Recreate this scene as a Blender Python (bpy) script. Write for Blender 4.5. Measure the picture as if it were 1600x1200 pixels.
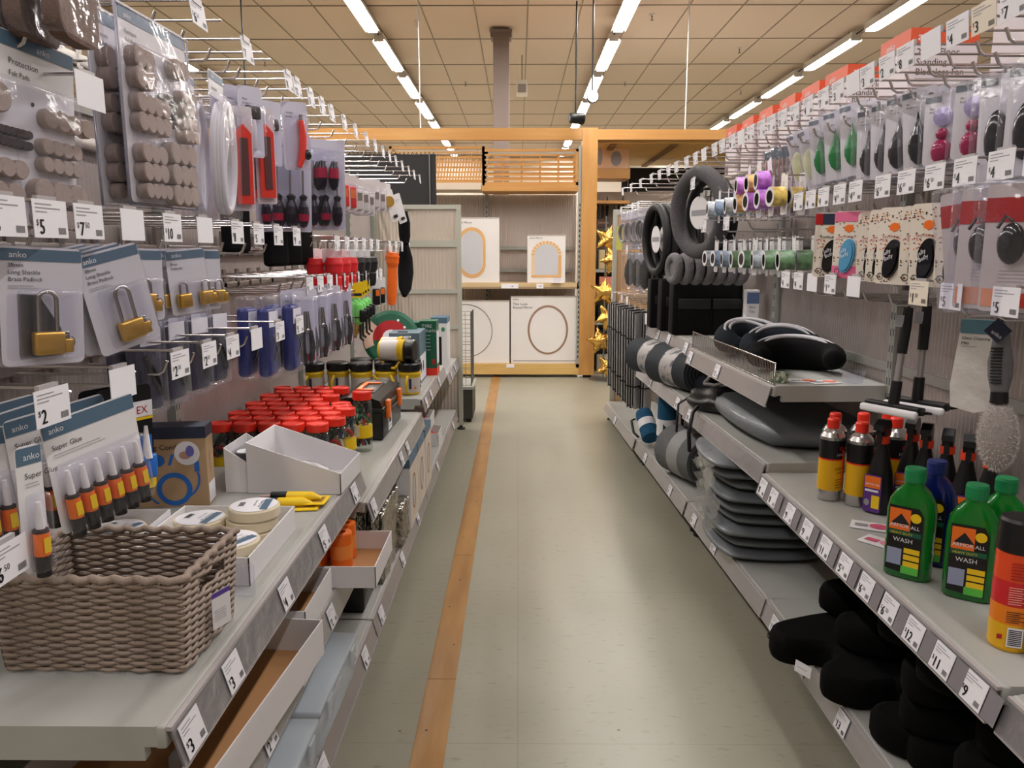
import bpy, bmesh, math, random
from mathutils import Vector, Matrix
for o in list(bpy.data.objects): bpy.data.objects.remove(o)
S = bpy.context.scene
COL = S.collection
R = math.radians
rnd = random.Random(7)

# ---------------------------------------------------------------- camera, world, exposure
cam_d = bpy.data.cameras.new('camera'); cam_d.sensor_width = 36; cam_d.lens = 27; cam_d.clip_start = .02
cam = bpy.data.objects.new('camera', cam_d); COL.objects.link(cam)
cam.location = (0, 0, 1.25)
cam.rotation_euler = (R(90) - .1692, 0, .00821)
S.camera = cam
S.view_settings.view_transform = 'Standard'; S.view_settings.look = 'None'
S.view_settings.exposure = 0.04; S.view_settings.gamma = 1; S.view_settings.use_curve_mapping = False
W = bpy.data.worlds.new('world'); S.world = W; W.use_nodes = True
W.node_tree.nodes['Background'].inputs[0].default_value = (1, .93, .86, 1)
W.node_tree.nodes['Background'].inputs[1].default_value = .35

# ceiling battens: tubes of light in four rows running down the shop
LAMP_ROWS = [-4.05, -1.5, 1.02, 3.6]
LAMP_Y = [8.73 + 1.72 * k for k in range(-6, 7)]
def lamp_light(x, y):
    L = bpy.data.lights.new('tube_light', 'AREA'); L.shape = 'RECTANGLE'; L.size = .09; L.size_y = 1.36
    L.energy = 22; L.color = (1, .952, .935)
    o = bpy.data.objects.new('tube_light', L); COL.objects.link(o); o.location = (x, y, 3.485)
    o.visible_camera = True
    return o
for lx in LAMP_ROWS:
    for ly in LAMP_Y: lamp_light(lx, ly + .7)

# ---------------------------------------------------------------- materials
def lin(c):
    r = []
    for v in c:
        v = v / 255; r.append(v / 12.92 if v <= .04045 else ((v + .055) / 1.055) ** 2.4)
    return (*r, 1)
MATS = {}
def mat(name, c=(200, 200, 200), rough=.5, metal=0, bump=None, trans=0, emit=0, alpha=1, coat=0, spec=.5, sheen=0, var=None, stretch=(1, 1, 1), ior=1.45):
    if name in MATS: return MATS[name]
    m = bpy.data.materials.new(name); m.use_nodes = True; nt = m.node_tree; N = nt.nodes; K = nt.links
    p = N['Principled BSDF']; col = lin(c)
    p.inputs['Base Color'].default_value = col; p.inputs['Roughness'].default_value = rough
    p.inputs['Metallic'].default_value = metal; p.inputs['Transmission Weight'].default_value = trans
    p.inputs['Coat Weight'].default_value = coat; p.inputs['Specular IOR Level'].default_value = spec
    p.inputs['Sheen Weight'].default_value = sheen; p.inputs['IOR'].default_value = ior
    p.inputs['Alpha'].default_value = alpha
    if emit: p.inputs['Emission Color'].default_value = col; p.inputs['Emission Strength'].default_value = emit
    if bump or var:
        tc = N.new('ShaderNodeTexCoord'); mp = N.new('ShaderNodeMapping'); mp.inputs['Scale'].default_value = stretch
        K.new(tc.outputs['Object'], mp.inputs[0])
    if bump:
        n = N.new('ShaderNodeTexNoise'); n.inputs['Scale'].default_value = bump[0]; n.inputs['Detail'].default_value = 3
        b = N.new('ShaderNodeBump'); b.inputs['Strength'].default_value = bump[1]; b.inputs['Distance'].default_value = bump[2] if len(bump) > 2 else .002
        K.new(mp.outputs[0], n.inputs[0]); K.new(n.outputs[0], b.inputs['Height']); K.new(b.outputs[0], p.inputs['Normal'])
    if var:   # (scale, other colour, lo, hi)
        n = N.new('ShaderNodeTexNoise'); n.inputs['Scale'].default_value = var[0]; n.inputs['Detail'].default_value = 5
        r = N.new('ShaderNodeValToRGB'); r.color_ramp.elements[0].color = col; r.color_ramp.elements[1].color = lin(var[1])
        r.color_ramp.elements[0].position = var[2]; r.color_ramp.elements[1].position = var[3]
        K.new(mp.outputs[0], n.inputs[0]); K.new(n.outputs[0], r.inputs[0]); K.new(r.outputs[0], p.inputs['Base Color'])
    MATS[name] = m
    return m
def film(name, c, fac, rough=.12):      # thin clear plastic: see-through with a glossy skin
    if name in MATS: return MATS[name]
    m = bpy.data.materials.new(name); m.use_nodes = True; nt = m.node_tree; N = nt.nodes; K = nt.links
    N.clear(); out = N.new('ShaderNodeOutputMaterial'); t = N.new('ShaderNodeBsdfTransparent'); t.inputs[0].default_value = lin(c)
    g = N.new('ShaderNodeBsdfGlossy'); g.inputs['Roughness'].default_value = rough; d = N.new('ShaderNodeBsdfDiffuse'); d.inputs[0].default_value = lin(c)
    m1 = N.new('ShaderNodeMixShader'); m1.inputs[0].default_value = .7; K.new(d.outputs[0], m1.inputs[1]); K.new(g.outputs[0], m1.inputs[2])
    tc = N.new('ShaderNodeTexCoord'); n = N.new('ShaderNodeTexNoise'); n.inputs['Scale'].default_value = 28; n.inputs['Detail'].default_value = 2
    b = N.new('ShaderNodeBump'); b.inputs['Strength'].default_value = .5; b.inputs['Distance'].default_value = .006
    K.new(tc.outputs['Object'], n.inputs[0]); K.new(n.outputs[0], b.inputs['Height']); K.new(b.outputs[0], g.inputs['Normal'])
    lw = N.new('ShaderNodeLayerWeight'); lw.inputs[0].default_value = .35
    mt = N.new('ShaderNodeMath'); mt.operation = 'MULTIPLY_ADD'; mt.inputs[1].default_value = .22; mt.inputs[2].default_value = fac
    K.new(lw.outputs['Facing'], mt.inputs[0]); mx = N.new('ShaderNodeMixShader'); K.new(mt.outputs[0], mx.inputs[0])
    K.new(t.outputs[0], mx.inputs[1]); K.new(m1.outputs[0], mx.inputs[2]); K.new(mx.outputs[0], out.inputs[0])
    MATS[name] = m
    return m
def wood(name, c1, c2, axis):
    m = mat(name, c1, .45, var=(6, c2, .3, .75), stretch=tuple(.25 if i == axis else 3 for i in range(3)))
    return m
WHITE = mat('white_card', (226, 224, 226), .55)
PAPER = mat('paper', (232, 231, 236), .6)
INK = mat('ink', (28, 28, 34), .6)
GREYINK = mat('grey_ink', (150, 150, 156), .6)
NAVY = mat('navy', (36, 44, 66), .5)
HEADER = mat('teal_blue_header', (84, 110, 132), .45)
CHROME = mat('chrome', (205, 200, 198), .22, 1)
DULLCH = mat('dull_steel', (150, 146, 144), .35, .9)
DECK = mat('shelf_enamel', (176, 177, 172), .42, 0, var=(3, (162, 163, 158), .35, .7))
POST = mat('post_enamel', (160, 162, 156), .4)
RAIL = film('rail_plastic', (235, 232, 236), .45, .2)
RAILB = mat('rail_backing', (176, 170, 170), .35)
BLACK = mat('black_plastic', (20, 20, 22), .35)
RUBBER = mat('black_rubber', (16, 16, 17), .7)
CLEAR = film('clear_plastic', (252, 252, 255), .03)
BAG = film('clear_bag', (250, 250, 254), .06, .08)
KRAFT = mat('kraft_board', (172, 126, 82), .75, bump=(40, .05))
KRAFTB = mat('kraft_box_board', (176, 146, 112), .65)
BRASS = mat('brass', (214, 170, 84), .3, .85)
STEEL = mat('steel', (170, 168, 168), .18, 1)
RED = mat('red_plastic', (232, 52, 34), .3)
DRED = mat('dark_red', (176, 24, 30), .35)
ORANGE = mat('orange_plastic', (240, 116, 36), .35)
YELLOW = mat('yellow_print', (238, 200, 30), .4)
BLUE = mat('blue_print', (34, 104, 190), .45)

# ---------------------------------------------------------------- mesh builder
_txt = {}
def text_geo(s):
    if s in _txt: return _txt[s]
    cu = bpy.data.curves.new('t', 'FONT'); cu.body = s; cu.size = 1; cu.resolution_u = 2
    o = bpy.data.objects.new('t', cu); COL.objects.link(o); bpy.context.view_layer.update()
    me = bpy.data.meshes.new_from_object(o); vs = [tuple(v.co) for v in me.vertices]; fs = [tuple(p.vertices) for p in me.polygons]
    bpy.data.objects.remove(o); bpy.data.curves.remove(cu); bpy.data.meshes.remove(me)
    _txt[s] = (vs, fs); return _txt[s]
class MB:
    def __init__(s): s.v = []; s.f = []; s.fm = []; s.sm = []; s.m = []; s.T = Matrix()
    def mi(s, m):
        if m not in s.m: s.m.append(m)
        return s.m.index(m)
    def add(s, vs, fs, m, smooth=False):
        n = len(s.v); k = s.mi(m)
        s.v += [tuple(s.T @ Vector(v)) for v in vs]
        for f in fs: s.f.append([n + i for i in f]); s.fm.append(k); s.sm.append(smooth)
        return s
    def box(s, a, b, m):
        x0, x1 = sorted((a[0], b[0])); y0, y1 = sorted((a[1], b[1])); z0, z1 = sorted((a[2], b[2]))
        return s.add([(x0,y0,z0),(x1,y0,z0),(x1,y1,z0),(x0,y1,z0),(x0,y0,z1),(x1,y0,z1),(x1,y1,z1),(x0,y1,z1)],
              [(3,2,1,0),(4,5,6,7),(0,1,5,4),(1,2,6,5),(2,3,7,6),(3,0,4,7)], m)
    def rbox(s, a, b, m, r=.005, seg=2, smooth=True):
        bm = bmesh.new(); bmesh.ops.create_cube(bm, size=1)
        d = [abs(b[i] - a[i]) for i in range(3)]; c = [(a[i] + b[i]) / 2 for i in range(3)]
        for v in bm.verts: v.co = Vector((v.co[i] * d[i] + c[i] for i in range(3)))
        r = min(r, min(d) * .49)
        bmesh.ops.bevel(bm, geom=bm.edges[:] , offset=r, segments=seg, profile=.5, affect='EDGES')
        return s.bm(bm, m, smooth)
    def bm(s, bm, m, smooth=True):
        bm.verts.index_update(); s.add([v.co[:] for v in bm.verts], [[v.index for v in f.verts] for f in bm.faces], m, smooth); bm.free(); return s
    def prism(s, pts, a, b, m, axis='x', smooth=False):   # pts outline in the other two axes, extruded a..b
        n = len(pts)
        def P(p, t): return (t, p[0], p[1]) if axis == 'x' else (p[0], t, p[1]) if axis == 'y' else (p[0], p[1], t)
        vs = [P(p, a) for p in pts] + [P(p, b) for p in pts]
        s.add(vs, [tuple(range(n))[::-1], tuple(range(n, 2 * n))], m)
        return s.add(vs, [(i, (i + 1) % n, n + (i + 1) % n, n + i) for i in range(n)], m, smooth)
    def lathe(s, prof, m, seg=20, c=(0, 0, 0), axis='z', sx=1, sy=1, mats=None):
        vs = []; n = len(prof)
        for k in range(seg):
            a = 2 * math.pi * k / seg
            for r, h in prof:
                p = (r * math.cos(a) * sx, r * math.sin(a) * sy, h)
                if axis == 'x': p = (p[2], p[0], p[1])
                elif axis == 'y': p = (p[0], p[2], p[1])
                vs.append((p[0] + c[0], p[1] + c[1], p[2] + c[2]))
        for i in range(n - 1):
            mm = mats[i] if mats else m
            s.add([vs[k * n + j] for k in range(seg) for j in (i, i + 1)], [(2*k, 2*((k+1) % seg), 2*((k+1) % seg)+1, 2*k+1) for k in range(seg)], mm, True)
        for i, fl in ((0, True), (n - 1, False)):
            if prof[i][0] > 1e-5:
                idx = [vs[k * n + i] for k in range(seg)]; f = tuple(range(seg))
                s.add(idx, [f[::-1] if fl else f], (mats[0] if i == 0 else mats[-1]) if mats else m)
        return s
    def tube(s, pts, r, m, seg=6, closed=False, sy=1):
        P = [Vector(p) for p in pts]; n = len(P); vs = []; up0 = Vector((0, 0, 1)); prev = None
        for i in range(n):
            t = (P[(i + 1) % n] - P[i - 1]) if closed else (P[min(i + 1, n - 1)] - P[max(i - 1, 0)])
            t.normalize(); u = prev if prev else (up0 if abs(t.z) < .9 else Vector((1, 0, 0)))
            a = u - t * u.dot(t)
            if a.length < 1e-4: a = Vector((1, 0, 0)) - t * t.x
            a.normalize(); prev = a; b = t.cross(a); rr = r[i] if isinstance(r, (list, tuple)) else r
            for k in range(seg):
                th = 2 * math.pi * k / seg; vs.append(tuple(P[i] + a * rr * math.cos(th) + b * rr * sy * math.sin(th)))
        fs = [(i*seg+k, i*seg+(k+1) % seg, ((i+1) % n)*seg+(k+1) % seg, ((i+1) % n)*seg+k) for i in range(n if closed else n-1) for k in range(seg)]
        if not closed: s.add(vs[:seg], [tuple(range(seg))[::-1]], m); s.add(vs[-seg:], [tuple(range(seg))], m)
        return s.add(vs, fs, m, True)
    def ball(s, c, r, m, seg=12, rings=8):
        if not isinstance(r, tuple): r = (r, r, r)
        pr = [(math.sin(math.pi*i/rings), -math.cos(math.pi*i/rings)) for i in range(rings+1)]
        vs = [(c[0]+r[0]*q*math.cos(2*math.pi*k/seg), c[1]+r[1]*q*math.sin(2*math.pi*k/seg), c[2]+r[2]*h) for k in range(seg) for q, h in pr]
        n = rings + 1
        return s.add(vs, [(k*n+i, ((k+1) % seg)*n+i, ((k+1) % seg)*n+i+1, k*n+i+1) for k in range(seg) for i in range(rings)], m, True)
    def text(s, t, size, o, m, xd=(0, 1, 0), ud=(0, 0, 1), off=.0006, center=False, sx=1):
        vs, fs = text_geo(t); xd = Vector(xd); ud = Vector(ud); nn = xd.cross(ud); o = Vector(o) + nn * off
        if center:
            w = max(v[0] for v in vs); o = o - xd * w * size * sx / 2
        return s.add([tuple(o + xd * v[0] * size * sx + ud * v[1] * size) for v in vs], fs, m)
    def quad(s, o, m, w, h, xd=(0, 1, 0), ud=(0, 0, 1), off=.0006):
        xd = Vector(xd); ud = Vector(ud); o = Vector(o) + xd.cross(ud) * off
        return s.add([tuple(o), tuple(o + xd * w), tuple(o + xd * w + ud * h), tuple(o + ud * h)], [(0, 1, 2, 3)], m)
    def disc(s, o, m, rx, ry, xd=(0, 1, 0), ud=(0, 0, 1), off=.0006, n=24):
        xd = Vector(xd); ud = Vector(ud); o = Vector(o) + xd.cross(ud) * off
        return s.add([tuple(o + xd * rx * math.cos(2*math.pi*k/n) + ud * ry * math.sin(2*math.pi*k/n)) for k in range(n)], [tuple(range(n))], m)
    def arc(s, o, m, r, w, a0, a1, xd=(0, 1, 0), ud=(0, 0, 1), off=.0006, n=24, ry=None):
        xd = Vector(xd); ud = Vector(ud); o = Vector(o) + xd.cross(ud) * off; vs = []; ry = ry or r
        for k in range(n + 1):
            a = R(a0 + (a1 - a0) * k / n)
            for q in (-w / 2, w / 2): vs.append(tuple(o + xd * (r + q) * math.cos(a) + ud * (ry + q) * math.sin(a)))
        return s.add(vs, [(2*k, 2*k+1, 2*k+3, 2*k+2) for k in range(n)], m)
    def build(s, name, parent=None):
        me = bpy.data.meshes.new(name); me.from_pydata(s.v, [], s.f)
        for m in s.m: me.materials.append(m)
        me.polygons.foreach_set('material_index', s.fm); me.polygons.foreach_set('use_smooth', s.sm); me.update()
        o = bpy.data.objects.new(name, me); COL.objects.link(o)
        if parent: o.parent = parent
        return o
def empty(name, loc=(0, 0, 0), rz=0, rot=None):
    o = bpy.data.objects.new(name, None); COL.objects.link(o); o.empty_display_size = .05
    o.location = loc; o.rotation_euler = rot or (0, 0, rz); return o
def tag(o, label, cat, group=None):
    o['label'] = label; o['category'] = cat
    if group: o['group'] = group
    elif 'group' in o: del o['group']
    return o
def struct(name, mb):
    o = mb.build(name); o['kind'] = 'structure'; return o
CH = {}
def copy_tree(o, parent=None):
    c = o.copy(); COL.objects.link(c); c.parent = parent
    for ch in o.children: copy_tree(ch, c)
    return c
REG = {}
def inst(key, fn, loc, rot, label, cat, group=None, scale=None):
    if key in REG: o = copy_tree(REG[key])
    else: o = fn(); REG[key] = o
    o.location = loc; o.rotation_euler = rot if isinstance(rot, tuple) else (0, 0, rot)
    o.scale = scale or (1, 1, 1)
    return tag(o, label, cat, group)
ORD = ['first', 'second', 'third', 'fourth', 'fifth', 'sixth', 'seventh', 'eighth', 'ninth', 'tenth', 'eleventh', 'twelfth', 'thirteenth', 'fourteenth', 'fifteenth', 'sixteenth', 'seventeenth', 'eighteenth', 'nineteenth', 'twentieth', 'twenty-first', 'twenty-second', 'twenty-third', 'twenty-fourth', 'twenty-fifth', 'twenty-sixth', 'twenty-seventh', 'twenty-eighth', 'twenty-ninth', 'thirtieth', 'thirty-first', 'thirty-second', 'thirty-third', 'thirty-fourth', 'thirty-fifth', 'thirty-sixth', 'thirty-seventh', 'thirty-eighth', 'thirty-ninth', 'fortieth']
# ---------------------------------------------------------------- the room
def floor_mat():
    m = bpy.data.materials.new('vinyl_floor'); m.use_nodes = True; nt = m.node_tree; N = nt.nodes; K = nt.links; p = N['Principled BSDF']
    tc = N.new('ShaderNodeTexCoord'); mp = N.new('ShaderNodeMapping'); mp.inputs['Scale'].default_value = (22, 70, 1); K.new(tc.outputs['Object'], mp.inputs[0])
    n = N.new('ShaderNodeTexNoise'); n.inputs['Scale'].default_value = 1; n.inputs['Detail'].default_value = 4; K.new(mp.outputs[0], n.inputs[0])
    r = N.new('ShaderNodeValToRGB'); e = r.color_ramp.elements; e[0].position = .28; e[0].color = lin((131, 128, 112)); e[1].position = .40; e[1].color = lin((147, 144, 128))
    K.new(n.outputs[0], r.inputs[0])
    n2 = N.new('ShaderNodeTexNoise'); n2.inputs['Scale'].default_value = 2.2; n2.inputs['Detail'].default_value = 6; K.new(tc.outputs['Object'], n2.inputs[0])
    mx = N.new('ShaderNodeMix'); mx.data_type = 'RGBA'; mx.blend_type = 'MULTIPLY'; mx.inputs[0].default_value = .22; K.new(r.outputs[0], mx.inputs[6]); K.new(n2.outputs[0], mx.inputs[7])
    br = N.new('ShaderNodeTexBrick'); br.offset = 0; br.inputs['Scale'].default_value = 1; br.inputs['Brick Width'].default_value = .9; br.inputs['Row Height'].default_value = .9
    br.inputs['Mortar Size'].default_value = .0018; br.inputs['Color1'].default_value = br.inputs['Color2'].default_value = (1, 1, 1, 1); br.inputs['Mortar'].default_value = (.72, .7, .66, 1)
    K.new(tc.outputs['Object'], br.inputs[0])
    m2 = N.new('ShaderNodeMix'); m2.data_type = 'RGBA'; m2.blend_type = 'MULTIPLY'; m2.inputs[0].default_value = .6; K.new(mx.outputs[2], m2.inputs[6]); K.new(br.outputs[0], m2.inputs[7])
    # small dark specks ground into the vinyl
    v = N.new('ShaderNodeTexVoronoi'); v.inputs['Scale'].default_value = 5; K.new(tc.outputs['Object'], v.inputs[0])
    lt = N.new('ShaderNodeMath'); lt.operation = 'LESS_THAN'; lt.inputs[1].default_value = .022; K.new(v.outputs['Distance'], lt.inputs[0])
    m3 = N.new('ShaderNodeMix'); m3.data_type = 'RGBA'; K.new(lt.outputs[0], m3.inputs[0]); K.new(m2.outputs[2], m3.inputs[6]); m3.inputs[7].default_value = lin((96, 84, 70))
    K.new(m3.outputs[2], p.inputs['Base Color']); p.inputs['Roughness'].default_value = .3; p.inputs['Specular IOR Level'].default_value = .35
    rr = N.new('ShaderNodeMapRange'); rr.inputs[3].default_value = .22; rr.inputs[4].default_value = .5; K.new(n2.outputs[0], rr.inputs[0]); K.new(rr.outputs[0], p.inputs['Roughness'])
    return m
FLOOR = floor_mat()
X0, X1, Y0, Y1, HC = -9, 9, -4, 19, 3.63
struct('floor', MB().box((X0, Y0, -.05), (X1, Y1, 0), FLOOR))
WALL = mat('wall_paint', (196, 184, 170), .8)
CEIL = mat('ceiling_tile', (218, 198, 178), .85, bump=(60, .08))
struct('ceiling', MB().box((X0, Y0, HC), (X1, Y1, HC + .05), CEIL))
struct('wall_left', MB().box((X0 - .1, Y0, 0), (X0, Y1, HC), WALL)); struct('wall_right', MB().box((X1, Y0, 0), (X1 + .1, Y1, HC), WALL))
struct('wall_back', MB().box((X0, Y1, 0), (X1, Y1 + .1, HC), WALL)); struct('wall_front', MB().box((X0, Y0 - .1, 0), (X1, Y0, HC), WALL))
g = MB(); TB = mat('ceiling_t_bar', (150, 134, 116), .6)
x = .09 - .525 * 17
while x < X1:
    g.box((x - .006, Y0 + .01, HC - .006), (x + .006, Y1 - .01, HC + .001), TB); x += .525
y = 8.0 - 1.19 * 10
while y < Y1:
    g.box((X0 + .01, y - .007, HC - .007), (X1 - .01, y + .007, HC + .001), TB); y += 1.19
struct('trim_1', g)
STR = mat('tan_timber_strip', (158, 118, 66), .35, 0, var=(5, (142, 100, 52), .35, .65), stretch=(4, .6, 1))
sm = MB()
for k in range(14):
    y = -3.6 + k * .95; sm.box((-.268, y, 0), (-.184, y + .948, .0025), STR)
    for yy in (y + .2, y + .47, y + .7): sm.disc((-.226 + .02 * math.sin(yy * 9), yy, .0025), INK, .0035, .0035, (1, 0, 0), (0, 1, 0), n=8)
struct('trim_2', sm)

# ceiling fittings
TUBE = mat('lit_tube', (255, 250, 240), .5, emit=42)
FIT = mat('lamp_enamel', (214, 210, 204), .4)
def batten():
    r = empty('ceiling_light')
    MB().box((-.045, 0, .02), (.045, 1.4, .075), FIT).add([(-.045,0,.02),(-.075,0,-.012),(-.075,1.4,-.012),(-.045,1.4,.02)], [(0,1,2,3)], FIT).add([(.045,0,.02),(.075,0,-.012),(.075,1.4,-.012),(.045,1.4,.02)], [(3,2,1,0)], FIT).build('housing', r)
    MB().tube([(-.022, .04, 0), (-.022, 1.36, 0)], .013, TUBE, 8).tube([(.022, .04, 0), (.022, 1.36, 0)], .013, TUBE, 8).build('lit_tubes', r)
    MB().box((-.05, -.012, -.014), (.05, .03, .05), FIT).build('end_cap', r); MB().box((-.05, 1.37, -.014), (.05, 1.412, .05), FIT).build('end_cap', r)
    MB().tube([(0, .2, .07), (0, .2, .125)], .006, DULLCH).build('hanger', r); MB().tube([(0, 1.2, .07), (0, 1.2, .125)], .006, DULLCH).build('hanger', r); MB().tube([(0, 1.4, .05), (0, 1.72, .05)], .009, BLACK).build('conduit', r)
    return r
rown = ['far left', 'left centre', 'right centre', 'far right']
for i, lx in enumerate(LAMP_ROWS):
    for k, ly in enumerate(LAMP_Y):
        if ly < 3: continue
        inst('batten', batten, (lx, ly, 3.5), 0, f'white tube light, {ORD[k - 3]} from the front in the {rown[i]} ceiling row', 'ceiling light', 'tube lights in rows on the ceiling')
# grey painted column
c = empty('steel_column', (-.19, 8.82, 0))
CG = mat('column_paint', (134, 122, 118), .5)
MB().box((-.085, -.09, 0), (.085, .09, 3.6), CG).build('shaft', c)
f = MB()
for z in (3.575,): f.box((-.12, -.12, z), (.12, .12, z + .025), CG).box((-.11, -.095, z - .05), (-.085, .095, z), CG).box((.085, -.095, z - .05), (.11, .095, z), CG)
f.build('ceiling_flange', c)
tag(c, 'grey square steel column rising to the ceiling behind the timber beam', 'column')
# hanging plate on a rod
h = empty('hanging_sign', (.04, 9.9, 3.3)); MB().box((-.07, -.006, -.16), (.07, .006, .04), mat('plate_grey', (186, 176, 160), .4)).box((-.05,-.008,-.11),(.05,-.006,-.01), mat('mesh_grey',(120,110,100),.5)).build('plate', h)
MB().tube([(0, 0, .04), (0, 0, .325)], .004, BLACK).build('rod', h); tag(h, 'small square plate hanging on a rod right of the grey column', 'sign')
for i, (sx, sy) in enumerate([(-1.05, 8.5), (-3.2, 10.2), (-.75, 11.4), (1.35, 8.3), (1.5, 11.4), (2.6, 9.6), (-3.1, 7.6), (3.3, 12.0)]):
    def spr():
        r = empty('fire_sprinkler'); MB().lathe([(.004, 0), (.008, -.02), (.004, -.05), (.018, -.055), (.018, -.06)], DULLCH, 10).build('nozzle', r)
        MB().lathe([(.03, 0), (.026, -.008), (.006, -.01)], FIT, 14).build('collar', r); return r
    inst('spr', spr, (sx, sy, HC - .001), 0, f'small ceiling sprinkler head, {["left of the grey column", "above the far left shelves", "in front of the column at left", "right of the right centre lamps, nearest", "right of the right centre lamps, farther", "between the two right lamp rows", "nearest over the left shelving", "farthest right over the right shelving"][i]}', 'sprinkler')
def spot():
    r = empty('spotlight'); MB().lathe([(.03, .1), (.045, .09), (.055, -.03), (.05, -.04)], BLACK, 16, axis='y').build('shade', r)
    MB().lathe([(.046, -.041), (.0, -.046)], mat('lit_lens', (255, 250, 240), .4, emit=60), 16, axis='y').build('lens', r)
    MB().tube([(0, .04, .05), (0, .04, 1.01)], .008, BLACK).build('stem', r); return r
for (x, y, z, rz, rx, lb) in [(.66, 7.2, 2.62, .0, .25, 'black spotlight shining forward beneath the right centre lamp row'), (-2.4, 7.0, 2.57, -.3, .25, 'black spotlight shining forward over the left shelves'), (.56, 7.4, 2.47, 1.9, -.3, 'black spotlight turned aside over the corner of the timber beam')]:
    inst('spot', spot, (x, y, z), (rx * 0, 0, rz), lb, 'spotlight')
for (x, y, z0) in [(-.95, 7.75, 2.43), (1.62, 7.8, 2.43)]:
    t = MB().tube([(x, y, z0), (x, y, 3.63)], .006, WHITE).build('suspension_cable'); tag(t, 'white cable dropping from the ceiling to the beam, ' + ('left of the column' if x < 0 else 'right of the right centre lamps'), 'cable')

# ---------------------------------------------------------------- timber display at the end of the aisle
WH = wood('golden_timber_x', (194, 146, 84), (180, 127, 66), 0); WZ = wood('golden_timber_z', (194, 146, 84), (178, 127, 66), 2)
WP = wood('pale_timber', (214, 190, 150), (196, 168, 122), 0); WBK = mat('timber_knots', (206, 162, 88), .5, var=(8, (180, 130, 60), .4, .75), stretch=(.4, 3, 3))
PANEL = mat('ribbed_panel', (196, 184, 176), .3)
def ribbed(mb, x0, x1, y, z0, z1, m, pitch=.01, d=.003, axis='x'):
    n = int((x1 - x0) / pitch); vs = []
    for i in range(n + 1):
        t = x0 + (x1 - x0) * i / n; q = d if i % 2 else 0
        vs += [(t, y - q, z0), (t, y - q, z1)] if axis == 'x' else [(y + q, t, z0), (y + q, t, z1)]
    fs = [(2*i, 2*i+2, 2*i+3, 2*i+1) for i in range(n)] if axis == 'x' else [(2*i, 2*i+1, 2*i+3, 2*i+2)[::-1] for i in range(n)]
    mb.add(vs, fs, m); return mb
fr = empty('timber_display_frame', (0, 7.7, 0))
MB().box((-3.2, -.0, 2.325), (.615, .07, 2.435), WH).box((.765, 0, 2.325), (3.4, .07, 2.42), WH).build('beam', fr)
MB().box((.615, -.01, .03), (.765, .12, 2.435), WZ).build('post', fr)
MB().box((.765, .07, 2.30), (3.4, 2.0, 2.322), WBK).box((.765, .07, 2.322), (3.4, 2.0, 2.328), mat('added_bounce_shield', (150, 146, 140), .8)).box((.9, .1, 2.28), (.96, 2, 2.3), mat('dark_slat', (120, 84, 40), .6)).box((1.5, .1, 2.28), (1.56, 2, 2.3), MATS['dark_slat']).build('soffit', fr)  # unseen grey sheet on top, added to keep orange timber bounce off the ceiling
MB().box((.66, .02, 0), (.74, .1, .03), BLACK).build('foot', fr)
tag(fr, 'golden timber beam and post framing the mirror display at the aisle end', 'frame')
un = empty('display_shelving', (0, 7.72, 0))
b = MB(); ribbed(b, -1.25, .6, .45, .14, 1.84, PANEL, .012, .004); b.box((-1.25, .455, .14), (.6, .46, 1.84), mat('panel_back', (158, 146, 138), .7)); b.build('back_panel', un)
u = MB()
for x in (-1.26, -.345, .585):
    u.box((x, .0 if x > .5 else .38, .1), (x + .035, .04 if x > .5 else .44, 2.27), POST)
    for k in range(31): u.box((x + .012, -.001 if x > .5 else .379, .2 + k * .05), (x + .022, 0 if x > .5 else .38, .225 + k * .05), INK)
u.box((-1.26, .38, 2.24), (.62, .43, 2.28), POST); u.build('upright', un)
for z, x0, x1, y0 in ((1.28, -.2, .57, .4), (1.05, -.2, .57, .4)): MB().box((x0, y0, z), (x1, y0 + .03, z + .035), POST).build('crossbar', un)
MB().box((-.36, .0, 1.845), (.585, .43, 1.9), WH).build('timber_shelf', un); MB().box((-1.26, .0, 1.86), (-.365, .43, 1.925), mat('shelf_pale', (206, 190, 172), .5)).build('pale_shelf', un)
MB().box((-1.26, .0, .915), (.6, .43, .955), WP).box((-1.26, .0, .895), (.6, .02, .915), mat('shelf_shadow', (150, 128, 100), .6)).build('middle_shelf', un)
MB().box((-1.26, -.0, .03), (.615, .43, .138), mat('yellow_plinth', (212, 178, 112), .5, var=(5, (198, 160, 92), .3, .7), stretch=(.5, 3, 3))).build('plinth', un)
m = MB().box((-.17, -.006, .9), (.0, 0, .945), PAPER).box((.18, -.006, .9), (.25, 0, .945), PAPER); m.text('14', .03, (-.08, -.006, .91), INK, (1, 0, 0)); m.text('14', .03, (.2, -.006, .91), INK, (1, 0, 0))
m.box((-.12, -.006, .1), (-.04, 0, .135), PAPER).build('price_ticket', un)
tag(un, 'grey slotted shelving with timber shelves holding the boxed mirrors', 'shelving unit')
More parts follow.
